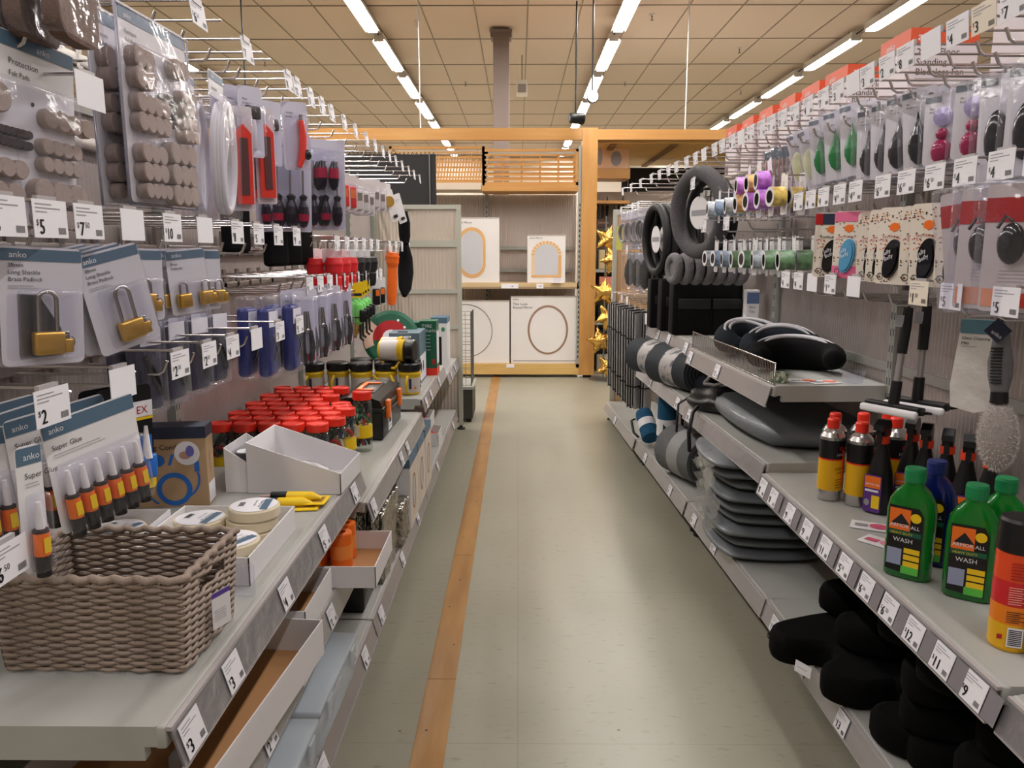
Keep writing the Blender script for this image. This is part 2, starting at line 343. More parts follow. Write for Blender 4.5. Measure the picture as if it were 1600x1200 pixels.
def crate(w):
    def fn():
        r = empty('slatted_crate'); f = MB()
        for x in (0, w - .025): f.box((x, 0, 0), (x + .025, .025, .345), WZ).box((x, .36, 0), (x + .025, .385, .345), WZ)
        f.box((0, 0, .32), (w, .022, .345), WH).box((0, 0, 0), (w, .022, .03), WH).box((0, .365, .32), (w, .385, .345), WH); f.build('frame', r)
        s = MB()
        for k in range(6): s.box((.02, .004, .045 + k * .047), (w - .02, .014, .062 + k * .047), WH)
        s.build('front_slats', r); t = MB()
        if w > .93:
            for k in range(6): t.box((.02, .37, .05 + k * .047), (w - .02, .378, .065 + k * .047), WH)
            for k in range(4): t.box((w * .2 * (k + 1), .366, .03), (w * .2 * (k + 1) + .02, .372, .32), WZ)
        else:
            for k in range(30): t.add([(.03 + k * .03, .372, .02), (.045 + k * .03, .372, .02), (.085 + k * .03, .372, .32), (.07 + k * .03, .372, .32)], [(0, 1, 2, 3)], WZ)
        t.build('rear_slats', r)
        return r
    return fn
tag(crate(.93)(), 'x', 'crate'); o = bpy.data.objects['slatted_crate']; o.location = (-1.26, 7.74, 1.926); tag(o, 'long slatted timber crate on the pale top shelf behind the black panel', 'crate')
o = crate(.94)(); o.location = (-.355, 7.74, 1.901); tag(o, 'long slatted timber crate on the right timber top shelf', 'crate')
def ringgeo(mb, o, rx, ry, w, m, d=.004, straight=0):
    pts = []
    for k in range(48):
        a = 2 * math.pi * k / 48; pts.append((o[0] + rx * math.cos(a), o[1], o[2] + ry * math.sin(a) + (straight if math.sin(a) >= 0 else -straight)))
    n = len(pts); vs = []
    for (x, y, z) in pts:
        dx, dz = x - o[0], z - o[2]; L = math.hypot(dx, dz); vs += [(x, y, z), (x - dx / L * w, y - d * .3, z - dz / L * w)]
    mb.add(vs, [(2*i, 2*i+1, (2*i+3) % (2*n), (2*i+2) % (2*n)) for i in range(n)], m)
def mbox(name, x0, x1, z0, h, d, kind, label, y=7.76):
    r = empty(name, (x0, y, z0)); w = x1 - x0
    b = MB().box((0, 0, 0), (w, d, h), mat('mirror_carton', (226, 222, 220), .5)); b.box((-.001, -.001, h - .012), (w + .001, d, h + .001), mat('carton_top', (178, 168, 160), .6)); b.build('carton', r)
    p = MB(); RW = mat('rattan_print', (216, 168, 112), .5); MP = mat('mirror_print', (196, 196, 202), .35)
    if kind == 'pill':
        ringgeo(p, (w * .42, -.002, h * .46), .135, .14, .036, RW, straight=.11); p.prism([], 0, 0, RW) if 0 else None
        n = 24; pts = [(w*.42 + .099*math.cos(2*math.pi*k/n), -.0025, h*.46 + .104*math.sin(2*math.pi*k/n) + (.11 if k < n/2 else -.11)) for k in range(n)]
        p.add(pts, [tuple(range(n))], MP); p.text('Arch Mirror', .03, (.05, -.001, h - .06), INK, (1, 0, 0))
    if kind == 'arch':
        pts = []; n = 24; cx = w * .5
        out = [(cx - .15, .05)] + [(cx - .15 * math.cos(math.pi*k/n), .27 + .14 * math.sin(math.pi*k/n)) for k in range(n + 1)] + [(cx + .15, .05)]
        inn = [(cx - .118, .075)] + [(cx - .118 * math.cos(math.pi*k/n), .27 + .11 * math.sin(math.pi*k/n)) for k in range(n + 1)] + [(cx + .118, .075)]
        for k in range(len(out) - 1): p.add([(out[k][0], -.002, out[k][1]), (out[k+1][0], -.002, out[k+1][1]), (inn[k+1][0], -.002, inn[k+1][1]), (inn[k][0], -.002, inn[k][1])], [(0, 3, 2, 1)], RW if k % 2 else mat('rattan_pale', (226, 196, 156), .5))
        p.box((cx - .15, -.003, .05), (cx + .15, -.001, .075), RW); p.add([(a, -.0015, b) for a, b in inn], [tuple(range(len(inn)))[::-1]], MP); p.text('Arch Mirror', .026, (.02, -.001, h - .04), INK, (1, 0, 0))
    if kind == 'thin': ringgeo(p, (w * .36, -.002, h * .52), .27, .27, .005, INK)
    if kind == 'oval':
        ringgeo(p, (w * .55, -.002, h * .5), .205, .25, .02, mat('taupe_frame_print', (150, 118, 98), .5)); p.text('Thin Look', .035, (.02, -.001, h - .09), INK, (1, 0, 0)); p.text('Round Mirror', .035, (.02, -.001, h - .125), INK, (1, 0, 0)); p.text('anko', .03, (.02, -.001, h - .04), INK, (1, 0, 0)); p.box((.02, -.002, .02), (w - .02, -.001, .03), GREYINK)
    p.build('printed_front', r); tag(r, label, 'box')
mbox('mirror_box', -.66, -.19, .956, .64, .1, 'pill', 'tall white carton with a rattan pill-shaped mirror printed on it')
mbox('mirror_box', .09, .468, .956, .47, .09, 'arch', 'smaller white carton with a rattan arch mirror, right side of the shelf')
mbox('mirror_box', -.78, -.09, .14, .635, .09, 'thin', 'large square carton with a thin black round mirror outline, lower left')
mbox('mirror_box', -.075, .605, .14, .68, .09, 'oval', 'large square carton with a taupe framed round mirror, lower right')
sl = MB().box((.02, 0, 0), (.09, .01, .06), CLEAR).box((.0, -.06, 0), (.1, .01, .004), PAPER).build('shelf_talker'); sl.location = (.33, 7.74, .956); tag(sl, 'clear stand with paper at the foot of the arch mirror carton', 'card stand')

# dark panels
BP = mat('black_board', (30, 29, 31), .6, bump=(25, .1))
p = empty('board_stand', (-1.62, 6.6, 0)); MB().box((0, 0, 1.46), (.93, .03, 2.055), BP).build('board', p); MB().tube([(.88, -.01, 2.06), (.88, -.01, 1.2)], .006, DULLCH).tube([(.1, .015, 0), (.1, .015, 1.5)], .01, DULLCH).tube([(.8, .015, 0), (.8, .015, 1.5)], .01, DULLCH).build('stand_pole', p)
m = MB()
for k in range(26): m.tube([(.03 + k*.035, 0, 2.05), (.04 + k*.035, 0, 2.075), (.05 + k*.035, 0, 2.05)], .004, BP, 5)
m.build('frayed_edge', p); tag(p, 'wide black cloth board standing behind the far end of the left shelves', 'panel')
p = empty('board_stand', (1.2, 9.2, 0)); MB().box((0, 0, 1.3), (2.1, .04, 2.22), BP).build('board', p); MB().tube([(.07, -.02, 1.0), (.07, -.02, 2.25)], .007, DULLCH).tube([(.5, .02, 0), (.5, .02, 1.4)], .015, DULLCH).tube([(1.8, .02, 0), (1.8, .02, 1.4)], .015, DULLCH).build('stand_pole', p)
tag(p, 'wide black board far right under the timber soffit', 'panel')
# shelving and stock glimpsed right of the post
s = empty('far_shelving', (.78, 8.1, 0))
for z in (.25, .5, .8, 1.05, 1.48): MB().box((0, 0, z), (1.0, .45, z + .03), POST).build('shelf', s)
MB().box((0, 0, 2.0), (.36, .4, 2.1), WH).build('timber_ledge', s); MB().box((0, 0, 1.75), (.36, .4, 1.78), WH).build('timber_ledge', s)
MB().box((-.0, .45, 0), (1.0, .47, 1.9), mat('far_back', (176, 164, 150), .7)).box((0, 0, 0), (.02, .45, 1.9), POST).box((.98, 0, 0), (1.0, .45, 1.9), POST).build('back_board', s); tag(s, 'far shelving glimpsed between the timber post and the right shelves', 'shelving unit')
PINK = mat('coral_carton', (216, 134, 118), .6)
k = 0
for z, row in ((.832, 2), (.92, 2)):
    for j in range(row):
        o = inst('coral', lambda: MB().box((0, 0, 0), (.2, .3, .083), PINK).box((.02, -.001, .01), (.18, 0, .018), mat('coral_line', (190, 100, 88), .6)).build('flat_carton'), (.85 + j * .21, 8.12, z), 0, f'coral flat carton, {["lower left", "lower right", "upper left", "upper right"][k]} of four on the far shelf', 'carton', 'coral cartons'); k += 1
a = empty('arch_artwork_box', (.8, 8.15, 2.101)); MB().box((0, 0, 0), (.33, .06, .24), mat('peach_board', (226, 190, 158), .5)).build('carton', a)
q = MB(); q.disc((.2, 0, .1), GREYINK, .055, .075, (1, 0, 0)); q.disc((.03, 0, .12), GREYINK, .03, .09, (1, 0, 0)); q.build('printed_arch', a); tag(a, 'peach carton with grey arch shapes above the far shelf', 'box')
for j in range(7):
    def tool():
        r = empty('garden_shears'); MB().tube([(0, 0, 0), (0, 0, .1)], .012, mat('wood_handle', (120, 80, 56), .5), 8).build('handle', r); MB().tube([(0, 0, .1), (.005, 0, .2), (0, 0, .3)], [.012, .016, .002], BLACK, 8, sy=.4).build('blade', r); return r
    inst('shear', tool, (.83 + j * .055, 8.2 + (j % 3) * .08, 1.515), 0, f'dark pointed tool standing upright on the far shelf, {ORD[j]} from the timber post', 'tool', 'dark pointed tools on the far shelf', (1, 1, .8 + .15 * (j % 3)))
for j in range(2):
    o = MB().box((0, 0, 0), (.12, .2, .03), mat('dark_slab', (70, 54, 48), .7)).box((.01, 0, .032), (.11, .2, .05), mat('brown_slab', (126, 96, 76), .7)).box((0, 0, .052), (.12, .2, .07), MATS['dark_slab']).build('slate_stack'); o.location = (.8 + j * .27, 8.0, 1.511); tag(o, f'stack of dark brown slabs on the far shelf, {"left" if j == 0 else "right"}', 'slabs')
for j, (x, z, w, h, c) in enumerate([(.84, .53, .12, .16, (34, 44, 30)), (1.0, .53, .12, .13, (24, 36, 28)), (.85, .28, .2, .17, (22, 22, 24)), (.84, 1.08, .1, .2, (200, 180, 140)), (.97, 1.08, .14, .17, (208, 196, 176)), (.84, .04, .2, .18, (190, 180, 160))]):
    o = MB().rbox((0, 0, 0), (w, .2, h), mat('stock%d' % j, c, .7), .01).build('stock_carton'); o.location = (x, 8.15, z + .001 if z > .1 else 0.001); tag(o, ['dark green pack left on the low far shelf', 'dark green pack right on the low far shelf', 'black pack on the lowest far shelf', 'tan carton on the far shelf above the coral cartons', 'pale carton beside the tan carton on the far shelf', 'pale carton standing under the lowest far shelf'][j], 'pack')
# gold foil stars hanging in a column
GOLD = mat('gold_foil', (226, 180, 96), .22, 1, bump=(22, .9, .02))
def star():
    bm = bmesh.new(); n = 10; top = bm.verts.new((0, -.055, 0)); bot = bm.verts.new((0, .055, 0)); ring = []
    for k in range(n):
        r_ = .15 if k % 2 == 0 else .075; a = 2 * math.pi * k / n + math.pi / 2; ring.append(bm.verts.new((r_ * math.cos(a), 0, r_ * math.sin(a))))
    for k in range(n): bm.faces.new((top, ring[k], ring[(k+1) % n])); bm.faces.new((bot, ring[(k+1) % n], ring[k]))
    bmesh.ops.subdivide_edges(bm, edges=bm.edges[:], cuts=3, use_grid_fill=True, smooth=.6)
    rr = random.Random(3)
    for v in bm.verts: v.co += Vector((rr.uniform(-1, 1), rr.uniform(-1, 1), rr.uniform(-1, 1))) * .008
    r = empty('foil_star_balloon'); MB().bm(bm, GOLD, True).build('foil_body', r); MB().tube([(0, 0, .13), (.01, 0, .2)], .003, GOLD, 5).build('tail', r); return r
for j, (x, z, rz, ry) in enumerate([(.84, 1.36, .2, .3), (.80, .86, -.3, .1), (.78, .38, .3, -.2), (.86, .13, -.2, .5), (.88, 1.16, .5, .9), (.83, .62, .6, .7)]):
    inst('star', star, (x + .02, 7.5 - .1 * (j % 2), z + .02), (0, ry, rz), f'crumpled gold foil star, {ORD[j]} in the column right of the timber post', 'balloon', 'gold foil stars')
o = MB().tube([(.85, 7.6, 0.001), (.85, 7.6, 1.6)], .008, DULLCH).lathe([(.14, 0), (.14, .012), (.01, .02)], DULLCH, 20, c=(.85, 7.6, 0)).build('display_pole'); tag(o, 'thin pole carrying the gold foil stars', 'pole')
# ---------------------------------------------------------------- gondola shelving
def RX(y): return 1.15 - max(0, y - 2.34) * .038
def RB(y): return math.pi + (.038 if y > 2.34 else 0)
TICK = {}
def price_geo(mb, o, price, w, h, xd, ud, body=None):
    xd = Vector(xd); ud = Vector(ud).normalized(); o = Vector(o); n = xd.cross(ud)
    mb.quad(o, body or PAPER, w, h, xd, ud, 0); mb.quad(o, PAPER, w, h, xd, ud, -.0008)
    mb.f[-1] = mb.f[-1][::-1]
    if price is None: return
    for i, (a, b) in enumerate([(.08, .55), (.08, .8), (.08, .4)]):
        mb.quad(o + xd * w * a + ud * h * (.86 - i * .1), GREYINK, w * (b - a), h * .03, xd, ud, .0004)
    for k in range(9): mb.quad(o + xd * w * (.7 + k * .026), GREYINK if k % 3 else INK, w * .013, h * .2, xd, ud, .0004) if 0 else mb.add([tuple(o + n*.0004 + xd*w*(.7+k*.026) + ud*h*.1), tuple(o + n*.0004 + xd*w*(.712+k*.026) + ud*h*.1), tuple(o + n*.0004 + xd*w*(.712+k*.026) + ud*h*.28), tuple(o + n*.0004 + xd*w*(.7+k*.026) + ud*h*.28)], [(0, 1, 2, 3)], INK)
    big, _, small = price.partition('.')
    s = h * .55
    mb.text('$', s * .4, o + xd * w * .06 + ud * h * .32, INK, xd, ud)
    for q in (0, .0007, .0014): mb.text(big, s, o + xd * (w * .14 + q) + ud * h * .1, INK, xd, ud, sx=.85)
    if small: mb.text(small, s * .42, o + xd * (w * .14 + s * .52 * len(big)) + ud * h * .32, INK, xd, ud)
def shelf(name, loc, rz, depth, ln, label, tickets=(), rail=True, strip=None, h=.03, tw=.06, fence=None, gaps=False):
    r = empty(name, loc, rz)
    d = MB().box((0, .004, -h), (depth - .012, ln - .004, 0), DECK).rbox((depth - .016, .004, -h - .004), (depth, ln - .004, .0), DECK, .004).box((0, .004, -h - .02), (depth - .03, .02, -h), DECK).box((0, ln - .02, -h - .02), (depth - .03, ln - .004, -h), DECK)
    d.build('deck', r)
    if rail:
        q = MB(); T = (depth + .004, -.006); B = (depth + .02, -.062)
        q.add([(T[0], .006, T[1]), (T[0], ln - .006, T[1]), (B[0], ln - .006, B[1]), (B[0], .006, B[1])], [(0, 3, 2, 1), (0, 1, 2, 3)], RAILB)
        q.box((depth, .006, -.008), (depth + .008, ln - .006, -.002), RAILB).box((B[0] - .003, .006, B[1] - .004), (B[0] + .003, ln - .006, B[1]), RAILB)
        q.add([(T[0] + .003, .006, T[1]), (T[0] + .003, ln - .006, T[1]), (B[0] + .003, ln - .006, B[1]), (B[0] + .003, .006, B[1])], [(0, 3, 2, 1)], RAIL)
        qo = q.build('price_rail', r)
        u = Vector((T[0] - B[0], 0, T[1] - B[1])).normalized()
        for (ty, pr) in tickets:
            m = MB(); price_geo(m, Vector((B[0] + .005, ty - tw / 2, B[1] + .004)), pr, tw, .05, (0, 1, 0), u); m.build('price_ticket', qo)
        if gaps:
            for (ty, pr) in tickets: m = MB(); m.quad(Vector((B[0] + .0045, ty + tw / 2 + .004, B[1] + .004)), mat('grey_strip', (128, 124, 128), .4), gaps, .05, (0, 1, 0), u); m.build('grey_insert', qo)
    if fence:
        m = MB(); y0, y1, hh = fence
        m.tube([(depth - .006, y0, 0), (depth - .006, y0, hh), (depth - .006, y1, hh), (depth - .006, y1, 0)], .0028, CHROME, 6); n = int((y1 - y0) / .014)
        for k in range(1, n): m.tube([(depth - .006, y0 + (y1 - y0) * k / n, .0), (depth - .006, y0 + (y1 - y0) * k / n, hh)], .0013, CHROME, 4)
        m.tube([(depth - .006, y0, .004), (depth - .006, y1, .004)], .002, CHROME, 5)
        m.build('wire_fence', r)
    return tag(r, label, 'shelf')
GB = mat('gondola_base', (150, 150, 144), .45)
GPAN = mat('corrugated_panel', (170, 160, 156), .24, trans=.12)
def bay(loc, rz, ln, depth, label, top=1.6, bars=(), z0=.15):
    r = empty('shelving_bay_frame', loc, rz)
    for k, yy in enumerate((.0085, ln - .0085)):
        m = MB().box((-.03, yy - .0075, 0.001), (.012, yy + .0075, top), POST)
        for i in range(int(top / .05) - 3):
            m.box((.012, yy - .002, .15 + i * .05), (.0125, yy + .002, .172 + i * .05), INK)
        m.build('upright', r)
    zs = [z0, .55, .9, 1.25, top - .02]
    for a, b in zip(zs, zs[1:]):
        m = MB(); ribbed(m, .017, ln - .017, -.012, a + .012, b - .012, GPAN, .009, .0025, 'y'); m.box((-.02, .017, a + .012), (-.018, ln - .017, b - .012), mat('panel_core', (176, 166, 160), .6))
        m.build('corrugated_panel', r); MB().box((-.02, .017, b - .014), (.0, ln - .017, b + .014), GB).build('crossbar', r)
    for b in bars: MB().rbox((.002, .02, b - .018), (.014, ln - .02, b + .012), DULLCH, .003).build('hook_bar', r)
    for yy in (.03, ln - .03):
        MB().box((0, yy - .018, .075), (depth - .03, yy + .018, .125), GB).build('base_arm', r)
        MB().add([(depth-.1,yy-.018,.12),(depth-.02,yy-.018,.12),(depth-.04,yy-.018,.02),(depth-.08,yy-.018,.02),(depth-.1,yy+.018,.12),(depth-.02,yy+.018,.12),(depth-.04,yy+.018,.02),(depth-.08,yy+.018,.02)], [(0,3,2,1),(4,5,6,7),(0,1,5,4),(1,2,6,5),(2,3,7,6),(3,0,4,7)], BLACK).lathe([(.028, .001), (.028, .008), (.012, .016), (.008, .03)], BLACK, 14, c=(depth - .06, yy, 0)).build('foot', r)
    return tag(r, label, 'shelving frame')
LB = [(.92, 2.18), (2.18, 3.5), (3.5, 4.6), (4.6, 5.36)]
RBY = [(-.05, 1.12), (1.12, 2.34), (2.34, 3.33), (3.33, 4.5), (4.5, 5.68)]
NM = ['nearest', 'second', 'third', 'farthest']
for i, (a, b) in enumerate(LB):
    bay((-1, a, 0), 0, b - a, .56, f'grey slotted shelving frame with corrugated panels, {NM[i]} bay on the left', bars=(1.68, 1.5, 1.26, 1.03) if i == 0 else (1.68, 1.26, 1.14))
    shelf('base_shelf', (-1, a, .15), 0, .55, b - a, f'low grey base shelf of the {NM[i]} left bay, just above the floor', [[(.35, '5'), (.52, '5'), (.62, '5'), (1.1, '6')], [(.1, '5'), (.55, '8'), (1.0, '10')], [(.5, '4')], [(.4, '4')]][i], h=.06)
RN = ['closest, partly cropped', 'nearest full', 'second', 'third', 'farthest']
for i, (a, b) in enumerate(RBY):
    bay((RX(b), b, 0), RB(b), b - a, .36, f'grey slotted shelving frame with corrugated panels, {RN[i]} bay on the right', bars=(1.63, 1.54, 1.34, 1.13) if i < 2 else (1.63, 1.5, 1.29))
    shelf('base_shelf', (RX(b), b, .15), RB(b), [.34, .34, .345, .35, .36][i], b - a, f'low grey base shelf of the {RN[i]} right bay, just above the floor', [[(.6, '9')], [(.12, '15'), (.35, '21'), (.62, '13')], [(.45, '12'), (.15, '9')], [(.3, '12'), (.9, '9')], [(.5, '9')]][i], h=.06)
# left decks
shelf('shelf', (-1, .92, .63), 0, .532, 1.26, 'wide grey shelf under the wicker basket and white trays', [(.045, '3'), (.2, '3'), (.48, '4'), (.78, '5'), (1.12, '6')])
shelf('shelf', (-1, 2.18, .52), 0, .545, 1.32, 'grey shelf carrying the red-lidded jars and black toolbox', [(.06, '4'), (.62, '8'), (.78, '8')])
shelf('shelf', (-1, 3.5, .58), 0, .545, 1.1, 'grey shelf carrying the yellow lanterns', [(.1, '8'), (.3, '8'), (.7, '12')])
shelf('shelf', (-1, 4.6, .52), 0, .56, .76, 'grey shelf at the far left end with the white boxed item', [(.2, '9'), (.5, '9')])
shelf('shelf', (-1, .92, .365), 0, .505, 1.26, 'lower grey shelf holding the open white cartons', [(.42, '2.50'), (.66, '3'), (.92, '2')])
shelf('shelf', (-1, 3.52, .33), 0, .40, 1.06, 'short lower shelf beneath the lanterns', [(.5, '4')])
# right decks
shelf('shelf', (RX(2.34), 2.34, .57), math.pi, .378, 1.215, 'grey shelf carrying the spray cans and green wash bottles', [(.04, '8'), (.135, '8'), (.27, '9'), (.42, '9'), (.55, '11'), (.68, '5.50'), (.80, '6.50'), (.92, '6.50'), (1.03, '12'), (1.12, '11')][:0] + [(.05, '8'), (.15, '8'), (.29, '9'), (.42, '9'), (.54, '11'), (.655, '5.50'), (.765, '6.50'), (.87, '6.50'), (.97, '12'), (1.07, '11'), (1.165, '9')], gaps=.035)
shelf('shelf', (RX(1.12), 1.12, .565), math.pi, .372, 1.17, 'grey shelf end cropped at the lower right corner', [(.12, '12'), (.3, '9')])
shelf('shelf', (RX(3.33), 3.33, .60), RB(3.3), .37, .985, 'grey shelf under the large grey wrapped cushion', [(.1, '20'), (.9, '25')][:1])
shelf('shelf', (RX(3.33), 3.33, .845), RB(3.3), .365, .985, 'upper grey shelf with a low wire fence holding the neck pillows', [(.06, '12'), (.45, '12')], fence=(.01, .975, .07))
shelf('shelf', (RX(4.5), 4.5, .60), RB(4), .355, 1.165, 'grey shelf carrying the rolled car mats', [(.4, '20'), (1.0, '20')])
shelf('shelf', (RX(4.5), 4.5, .845), RB(4), .30, 1.165, 'upper grey shelf carrying the black boot organisers', [(.3, '15'), (.55, '15'), (.9, '15')])
sh = shelf('shelf', (RX(4.5) + .42, 4.5, 1.585), math.pi, .38, 4.2, 'high shelf across the top of the right shelving, under the fan cartons', rail=False)
# end frame on the left
e = empty('end_frame', (-1.0, 5.38, 0)); P2 = mat('end_frame_enamel', (176, 176, 164), .45)
m = MB()
for x in (0, .575): m.box((x, 0, .03), (x + .03, .03, 1.575), P2)
m.lathe([(.03, .001), (.03, .01), (.01, .02), (.01, .04)], BLACK, 14, c=(.59, .015, 0)).lathe([(.03, .001), (.03, .01), (.01, .02), (.01, .04)], BLACK, 14, c=(.015, .015, 0)); m.build('post', e)
for z in (1.545, 1.29, .97, .72, .4): MB().box((.03, .004, z), (.575, .026, z + (.045 if z == 1.29 else .03)), P2).build('crossbar', e)
EPAN = mat('end_panel_ribbed', (196, 184, 170), .35, trans=.12)
for a, b in ((1.335, 1.545), (1.0, 1.29), (.75, .97), (.43, .72), (.1, .4)):
    m = MB(); ribbed(m, .03, .575, .018, a, b, EPAN, .012, .003); m.build('ribbed_panel', e)
tag(e, 'pale end frame with ribbed panels closing the left shelving at the far end', 'end frame')
e = empty('end_frame', (.66, 5.70, 0)); m = MB()
for x in (.03, .37): m.box((x, 0, .03), (x + .03, .03, 1.56), P2).lathe([(.03, .001), (.03, .01), (.01, .02), (.01, .04)], BLACK, 14, c=(x + .015, .015, 0))
m.build('post', e); MB().box((.06, .004, 1.53), (.37, .026, 1.56), P2).box((.06, .004, .75), (.37, .026, .78), P2).build('crossbar', e)
m = MB(); ribbed(m, .06, .37, .018, .1, 1.53, mat('amber_panel', (196, 160, 120), .3, trans=.2), .012, .003); m.build('ribbed_panel', e); tag(e, 'pale end frame closing the right shelving at the far end', 'end frame')
# wire cage beyond the left end
cg = empty('wire_cage_stand', (-.62, 5.62, 0)); m = MB()
for k in range(13): m.tube([(.27, .03 * k, .27), (.27, .03 * k, .82)], .0018, DULLCH, 4).tube([(-.02 if k < 0 else .0, .03 * k, .27), (.0, .03 * k, .82)], .0018, DULLCH, 4)
for k in range(9): m.tube([(0, 0, .28 + k * .065), (.27, 0, .28 + k * .065), (.27, .36, .28 + k * .065), (0, .36, .28 + k * .065)], .002, DULLCH, 4, closed=True)
for k in range(8): m.tube([(.27 / 7 * k, 0, .27), (.27 / 7 * k, 0, .82)], .0018, DULLCH, 4)
m.build('wire_cage', cg); MB().box((-.01, -.01, .03), (.28, .37, .25), mat('dark_grey_crate', (56, 56, 52), .5)).box((-.02, -.02, .25), (.29, .38, .27), POST).build('base_crate', cg); MB().lathe([(.02, .001), (.02, .03)], BLACK, 12, c=(.25, .02, 0)).lathe([(.02, .001), (.02, .03)], BLACK, 12, c=(.25, .34, 0)).lathe([(.02, .001), (.02, .03)], BLACK, 12, c=(.02, .34, 0)).lathe([(.02, .001), (.02, .03)], BLACK, 12, c=(.02, .02, 0)).build('foot', cg)
tag(cg, 'wire mesh cage on a dark crate just beyond the left end frame', 'cage')

# ---------------------------------------------------------------- peg hooks
def hook_fn(L, price, wire, lean, body, up=0):
    def fn():
        r = empty('peg_hook'); a = L - (.085 if wire else 0)
        MB().tube([(.012, 0, 0), (a - .012, 0, 0), (a - .003, 0, .006), (a + .006, 0, .026)], .0032, CHROME, 7).build('prong', r)
        MB().box((.006, -.012, -.022), (.014, .012, .06 + up if wire else .015), DULLCH).build('backplate', r)
        if wire:
            MB().tube([(.012, 0, .045 + up), (L, 0, .045 + up)], .0024, CHROME, 6).build('ticket_wire', r)
            if price != 'none':
                m = MB(); u = Vector((-lean, 0, 1)).normalized(); m.box((L - .003, -.02, .038 + up), (L + .003, .02, .05 + up), RAILB)
                price_geo(m, Vector((L + .006, -.036, -.003 + up)), None if price == 'blank' else price, .072, .048, (0, 1, 0), u, body); m.build('price_ticket', r)
        return r
    return fn
CNT = {}
BUFF = mat('buff_ticket', (224, 214, 196), .6)
def hook(side, y, zp, L, price, row, wire=True, lean=0., buff=False, rj=0., up=0):
    CNT[row] = CNT.get(row, 0) + 1; n = CNT[row] - 1
    pt = {'none': 'no ticket', 'blank': 'blank ticket'}.get(price, f'ticket {price}') if wire else 'no ticket'
    loc = (-1 if side == 'L' else RX(y), y, zp); rz = (0 if side == 'L' else RB(y)) + rj
    return inst(('hk', L, price, wire, lean, buff, up), hook_fn(L, price, wire, lean, BUFF if buff else None, up), loc, rz, f'chrome peg hook, {pt}, {ORD[n]} from near end of {row}', 'peg hook', f'peg hooks in the {row}')
r1 = 'top left row'
for y, p in zip([1.16, 1.42, 1.545, 1.68, 1.814, 1.93, 2.003, 2.13, 2.219, 2.352, 2.488, 2.611, 2.791, 2.971, 3.195, 3.38, 3.566, 3.74, 3.933, 4.15, 4.388, 4.62, 4.868], ['none', 'none', '6.50', 'none', '7', 'none', 'none', '8', '12', '8', '9', '6', '8', '8', '9', '9', '5', '5', '6', '8', '8', '6', '6', '9']):
    hook('L', y, 1.675, .39, p, r1, lean=.12, rj=rnd.uniform(-.02, .02))
r2 = 'short felt pad row'
hook('L', 1.15, 1.455, .385, 'blank', r2, rj=-.02); hook('L', 1.1, 1.525, .33, 'none', r2, wire=False)
r3 = 'left padlock row'
for y, p in zip([.925, 1.013, 1.104, 1.226, 1.361, 1.509, 1.679, 1.815, 1.966, 2.128], ['6', '5', '7.50', 'blank', '10', 'blank', '8', '5', '7', '9']): hook('L', y, 1.248, .39, p, r3, rj=rnd.uniform(-.015, .015), up=.024)
for y in (2.6, 2.75, 2.9, 3.05, 3.2, 3.35, 3.66, 3.85, 4.05, 4.3): hook('L', y, 1.26, .39, ['5', '3', '6'][int(y * 20) % 3], r3)
r4 = 'left strap row'
for y, p in zip([2.24, 2.36, 2.48, 2.6, 2.72, 2.84, 2.95, 3.1, 3.3, 3.4], ['5', '4', '8', 'blank', '8', '9', '9', '12', '4', '5']): hook('L', y, 1.135, .39, p, r4)
r5 = 'left glue row'
for y, p in zip([.984, 1.164, 1.363, 1.483, 1.614, 1.767, 1.937, 2.119], ['2', 'blank', '2.50', '2.50', '4', 'blank', '3', '5']): hook('L', y, 1.015, .39, p, r5, rj=rnd.uniform(-.03, .03), up=.018)
hook('L', .94, 1.015, .30, 'none', r5, wire=False); hook('L', .862, .862, .38, '6.50', r5, rj=.03)
q1 = 'top right row'; Q = [1.25, 1.32, 1.401, 1.481, 1.572, 1.67, 1.75, 1.844, 1.92, 2.006, 2.1, 2.207, 2.31, 2.419, 2.51, 2.6, 2.701, 2.8, 2.9, 3.02, 3.12, 3.27, 3.4, 3.55, 3.74, 3.9, 4.1, 4.3, 4.6, 4.9, 5.2]
for k, y in enumerate(Q): hook('R', y, 1.625, .35, ['3', '7', '3', '4', 'blank', '8', '2', '3', 'blank', '3', '7', '4', '6.50'][k % 13], q1, lean=-.1, buff=(k == 2))
q2 = 'right air freshener row'
for y in (1.3, 1.4, 1.49, 1.56, 1.665, 1.8, 1.87, 1.95, 2.03, 2.15, 2.26, 2.37, 2.48, 2.57, 2.65, 2.74): hook('R', y, 1.585, .275, 'none', q2, wire=False)
q3 = 'middle right row'
for y, p in zip([1.22, 1.314, 1.418, 1.519, 1.628, 1.731, 1.868, 1.96, 2.061, 2.15, 2.243], ['4', '4', '4', '6.50', '6.50', '6.50', '4.50', '4.50', '4', '4', '4']): hook('R', y, 1.348, .35, p, q3, up=.024)
q4 = 'lower right row'
for y, p in zip([1.264, 1.425, 1.54, 1.84, 1.979, 2.1, 2.204, 2.31], ['5', '5', '1.50', 'blank', '1.50', 'blank', '4', '4']): hook('R', y, 1.128, .35, p, q4, buff=(y == 1.54), up=.022)
q5 = 'upper tape row'
for k in range(7): hook('R', 2.5 + k * .115, 1.49, .31, 'none', q5, wire=False)
q6 = 'lower tape row'
for k in range(8): hook('R', 2.4 + k * .115, 1.292, .31, 'none', q6, wire=False)
for y in (2.9, 3.2): hook('R', y, 1.335, .36, '6', 'lower tape row')
